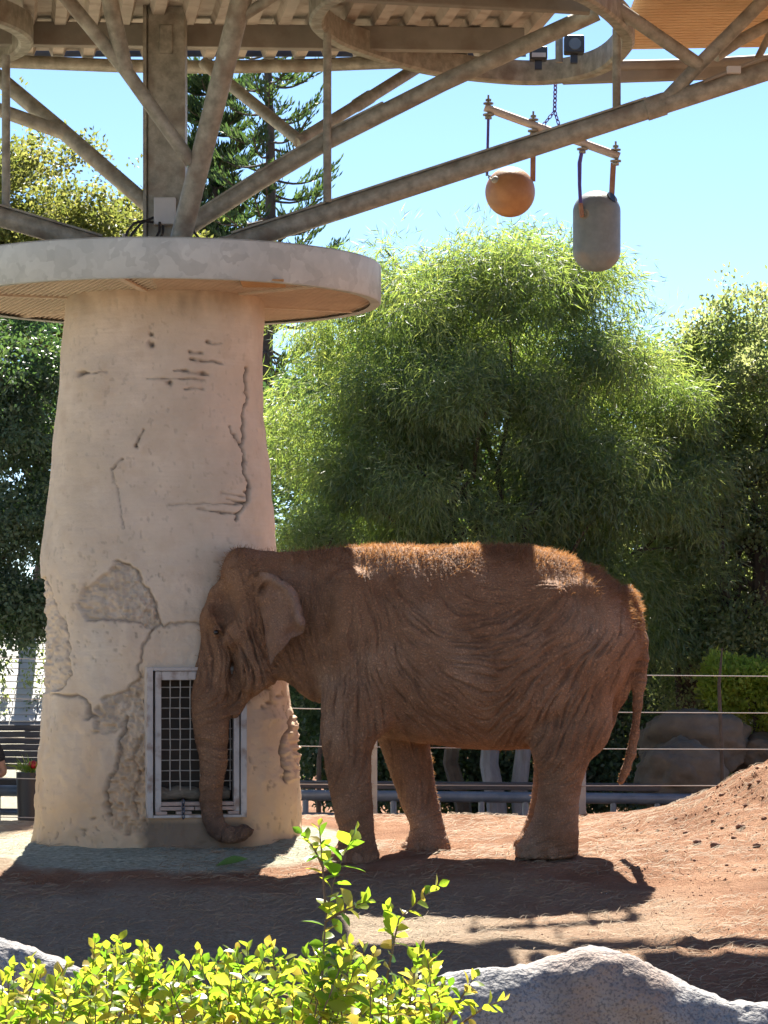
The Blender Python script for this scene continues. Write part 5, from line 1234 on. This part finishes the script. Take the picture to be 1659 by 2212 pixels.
extra = [([P(690, 2300, -16.9), P(697, 2100, -16.9), P(703, 1985, -16.9), P(722, 1900, -16.9), P(748, 1835, -16.88), P(768, 1793, -16.87)], 24, 1.15), ([P(703, 1960, -16.9), P(698, 1885, -16.9), P(694, 1830, -16.9), P(689, 1783, -16.9)], 10, .95), ([P(699, 1875, -16.9), P(678, 1832, -16.92), P(652, 1800, -16.93)], 8, .85),
         ([P(703, 1990, -16.9), P(740, 1968, -16.92), P(790, 1948, -16.95)], 13, 1.05), ([P(820, 2200, -16.8), P(850, 2040, -16.8), P(862, 1985, -16.8), P(905, 1945, -16.8), P(948, 1912, -16.8)], 19, .95), ([P(850, 2040, -16.8), P(845, 1990, -16.75), P(838, 1960, -16.75)], 8, 1.0),
         ([P(980, 2330, -16.9), P(960, 2200, -16.9), P(935, 2110, -16.9), P(915, 2050, -16.9)], 12, 1.0), ([P(960, 2220, -16.9), P(1000, 2150, -16.9), P(1025, 2110, -16.9)], 12, 1.0), ([P(970, 2230, -16.9), P(1040, 2180, -16.9), P(1085, 2160, -16.9)], 10, 1.0)]
shrub('yellow green leafy shrub with one tall shoot rising in front of the elephant feet', stems(470, 980, 130, 62) + extra, 72, 720)

# ------------------------------------------------------------------ ground litter, clods
M['straw'] = leaf_material('dry_straw', [(.25, .17, .10), (.36, .26, .16), (.48, .37, .24)], [(.2, .13, .07), (.3, .2, .1), (.36, .27, .15)], .2, .7, True)
n = 16000; x = rng.uniform(-3.8, 4.2, n); y = rng.uniform(-4.6, 3.2, n); dn = fbm(x * .9, y * .9, 0, 3, 44); keep = (dn > -.35) & (np.hypot(x - PX, y - PY) > 1.06); x, y = x[keep], y[keep]; n = len(x)
a = rng.normal(0, .6, n) + (rng.random(n) < .3) * 1.2; L_ = rng.uniform(.03, .14, n)
c1 = np.stack([x, y, gz(x, y) + .006], 1); x2, y2 = x + np.cos(a) * L_, y + np.sin(a) * L_; c2_ = np.stack([x2, y2, gz(x2, y2) + .006 + rng.uniform(0, .012, n)], 1)
mid = (c1 + c2_) / 2 + np.stack([rng.normal(0, .008, n), rng.normal(0, .008, n), rng.uniform(.002, .016, n)], 1)
wv = np.stack([-np.sin(a), np.cos(a), np.full(n, .6)], 1) * .0019
V_ = np.stack([c1 - wv, c1 + wv, mid + wv, mid - wv, c2_ + wv * .5, c2_ - wv * .5], 1).reshape(-1, 3); i = np.arange(n)[:, None] * 6
F_ = np.concatenate([i + [[0, 1, 2, 3]], i + [[3, 2, 4, 5]]]); me = np_mesh('straw', V_, F_); set_rnd(me, np.repeat(rng.random(n), 6))
tag(link('straw', me, M['straw']), 'scattered dry straw lying on the trampled earth', 'straw', kind='stuff')
M['clod'] = material('earth_clod', (.20, .10, .062), (.30, .165, .105), 9, .95, .5, 30)
cl = [rock_mesh('earth_clod', 1, .9, .75, s, .35, 9) for s in (1, 2, 3, 4)]
for m_ in cl: m_.materials.append(M['clod'])
spots = [(1505, 1822, 13), (1545, 1830, 15), (1600, 1790, 13), (1585, 1812, 9), (1620, 1700, 9), (1540, 1775, 8), (1635, 1830, 12), (1480, 1800, 7), (1558, 1720, 8), (1610, 1742, 8), (1640, 1690, 8), (1420, 1795, 6), (1350, 1790, 6), (1385, 1800, 5), (1572, 1760, 6), (1650, 1770, 9), (1525, 1745, 6), (1460, 1770, 5), (1600, 1668, 6), (1635, 1660, 6), (1500, 1860, 6), (1570, 1870, 6), (1630, 1880, 7), (1440, 1840, 5), (1550, 1700, 5), (1590, 1720, 6), (1560, 1790, 6), (1648, 1725, 7)]
def on_ground(u, v):       # first hit of the picture ray with the ground
    ys_ = np.linspace(-9, 4.5, 700); d_ = ys_ - CAMY; xx = (u - CU) * d_ / FPX; zz_ = CAMZ - (v - HZ) * d_ / FPX; hit = np.where(zz_ <= gz(xx, ys_))[0]
    j = hit[0] if len(hit) else 699; return Vector((xx[j], ys_[j], float(gz(xx[j:j + 1], ys_[j:j + 1])[0])))
for i, (u, v, r_) in enumerate(spots):
    p = on_ground(u, v); k = r_ * .72 / ppm(p.y); o = bpy.data.objects.new('earth_clod', cl[i % 4]); COL.objects.link(o); o.location = p + Vector((0, 0, k * .3)); o.scale = (k, k, k * rng.uniform(.7, 1)); o.rotation_euler = (0, 0, rng.random() * 6)
    tag(o, 'dark reddish clod of earth lying on the flank of the earth mound' if r_ < 12 else 'large dark clod of earth low on the mound flank', 'clod', 'clods on the earth mound' if r_ < 12 else 'large clods on the earth mound')
cl5 = rock_mesh('crumb', 1, .9, .75, 5, .35, 6); n = 900; uu = np.concatenate([rng.uniform(1300, 1680, 500), rng.uniform(-20, 1680, 400)]); vv_ = np.where(np.arange(n) < 500, np.interp(uu, [1300, 1420, 1540, 1659], [1775, 1760, 1705, 1645]) + rng.random(n) ** 1.2 * 230, rng.uniform(1880, 2060, n))
Vc = []; Fc = []; off_ = 0; base = np.array([v.co for v in cl5.vertices]); bf = np.array([list(p.vertices) for p in cl5.polygons])
for u, v in zip(uu, vv_):
    p = on_ground(u, v); k = rng.uniform(.6, 2.2) / ppm(p.y); Vc.append(base * k * [1, 1, .8] + np.array(p) + [0, 0, k * .2]); Fc.append(bf + off_); off_ += len(base)
tag(link('crumbs', np_mesh('crumbs', np.concatenate(Vc), np.concatenate(Fc)), M['clod']), 'small earth crumbs strewn over the mound and trampled ground', 'crumbs', kind='stuff')
M['dryleaf'] = material('pale_dry_leaf', (.50, .46, .38), None, rough=.7, transl=.2); M['greenleaf'] = material('green_fallen_leaf', (.07, .16, .035), (.12, .22, .05), 20, .5, transl=.2, tcol=(.2, .4, .05))
for u, v, ln, mt, lab, rz in ((298, 1820, .12, 'dryleaf', 'pale dry fallen leaf on the shaded ground below the feeder', .1), (466, 1876, .25, 'greenleaf', 'long green fallen leaf on the shaded ground by the trunk tip', .15)):
    p = on_ground(u, v); lm = leaf_mesh('fallen_leaf', .3, .15, .5); o = link('fallen_leaf', lm, M[mt]); o.location = p + Vector((0, 0, .02)); o.scale = (ln, ln, ln); o.rotation_euler = (.5, -.08, rz); tag(o, lab, 'leaf')
# ------------------------------------------------------------------ visitor at the left edge, only an elbow reaches into the picture
def skin_mesh(name, verts, edges, root, mat, parent, sub=2):
    me = bpy.data.meshes.new(name); me.from_pydata([v[:3] for v in verts], edges, []); me.update()
    o = link(name, me); m = o.modifiers.new('skin', 'SKIN'); m.use_smooth_shade = True; s = o.modifiers.new('sub', 'SUBSURF'); s.levels = sub; s.render_levels = sub
    for sv, v in zip(me.skin_vertices[0].data, verts): sv.radius = v[3] if isinstance(v[3], tuple) else (v[3], v[3]); sv.use_root = False
    me.skin_vertices[0].data[root].use_root = True
    dg = bpy.context.evaluated_depsgraph_get(); dg.update(); fm = bpy.data.meshes.new_from_object(o.evaluated_get(dg)); bpy.data.objects.remove(o)
    fm.materials.clear(); fm.polygons.foreach_set('use_smooth', [True] * len(fm.polygons)); return adopt(link(name, fm, mat), parent)
vx, vy = -3.97, 6.0; vg = gz1(vx, vy)
person = empty('person', (vx, vy, vg)); tag(person, 'person in black shirt with bent bare elbow behind the fence', 'person')
M['human'] = material('skin', (.36, .21, .15), None, rough=.6); M['shirt'] = material('black_cloth', (.018, .018, .02), None, rough=.9); M['trousers'] = material('dark_denim', (.03, .04, .06), None, rough=.9); M['hairb'] = material('brown_hair', (.03, .02, .015), None, rough=.6)
def q(x, y, z, r): return (vx + x, vy + y, vg + z, r)
# one continuous body: pelvis, spine, head, arms with fingers, legs with feet
bv = [q(0, 0, .95, .13), q(0, 0, 1.15, .125), q(0, 0, 1.38, .13), q(0, -.01, 1.50, .055), q(0, -.02, 1.57, .085), q(0, -.02, 1.68, .085),
      q(.19, 0, 1.42, .055), q(.27, .02, 1.18, .042), q(.10, -.22, 1.12, .03), q(.03, -.28, 1.12, .028), q(-.19, 0, 1.42, .055), q(-.25, .03, 1.16, .042), q(-.08, -.2, 1.08, .03), q(-.01, -.27, 1.08, .028),
      q(.1, 0, .85, .085), q(.11, -.01, .48, .06), q(.11, .02, .09, .042), q(.12, -.14, .04, .035), q(-.1, 0, .85, .085), q(-.11, -.01, .48, .06), q(-.11, .02, .09, .042), q(-.12, -.14, .04, .035)]
be = [(0, 1), (1, 2), (2, 3), (3, 4), (4, 5), (2, 6), (6, 7), (7, 8), (8, 9), (2, 10), (10, 11), (11, 12), (12, 13), (0, 14), (14, 15), (15, 16), (16, 17), (0, 18), (18, 19), (19, 20), (20, 21)]
for b0, sx in ((9, 1), (13, -1)):
    p = bv[b0]
    for k in range(5):
        i = len(bv); dz = (.03 - .016 * k) if k else .035
        bv += [(p[0] - sx * .03, p[1] - (.02 if k else -.005), p[2] + dz, .009), (p[0] - sx * (.075 if k else .045), p[1] - (.03 if k else .01), p[2] + dz * 1.05, .008)]; be += [(b0, i), (i, i + 1)]
skin_mesh('body', bv, be, 0, M['human'], person)
sv = [q(0, 0, .90, .155), q(0, 0, 1.15, .148), q(0, 0, 1.38, .152), q(0, 0, 1.475, .07), q(.195, 0, 1.42, .075), q(.235, .01, 1.28, .066), q(-.195, 0, 1.42, .075), q(-.23, .015, 1.28, .066)]
skin_mesh('shirt', sv, [(0, 1), (1, 2), (2, 3), (2, 4), (4, 5), (2, 6), (6, 7)], 1, M['shirt'], person)
tv = [q(0, 0, .95, .145), q(.1, 0, .83, .105), q(.11, -.01, .48, .08), q(.11, .02, .10, .066), q(-.1, 0, .83, .105), q(-.11, -.01, .48, .08), q(-.11, .02, .10, .066)]
skin_mesh('trousers', tv, [(0, 1), (1, 2), (2, 3), (0, 4), (4, 5), (5, 6)], 0, M['trousers'], person)
hm_ = rock_mesh('hair', .098, .105, .085, 9, .06, 16); adopt(link('hair', hm_, M['hairb']), person).location = (vx, vy + .015, vg + 1.70)
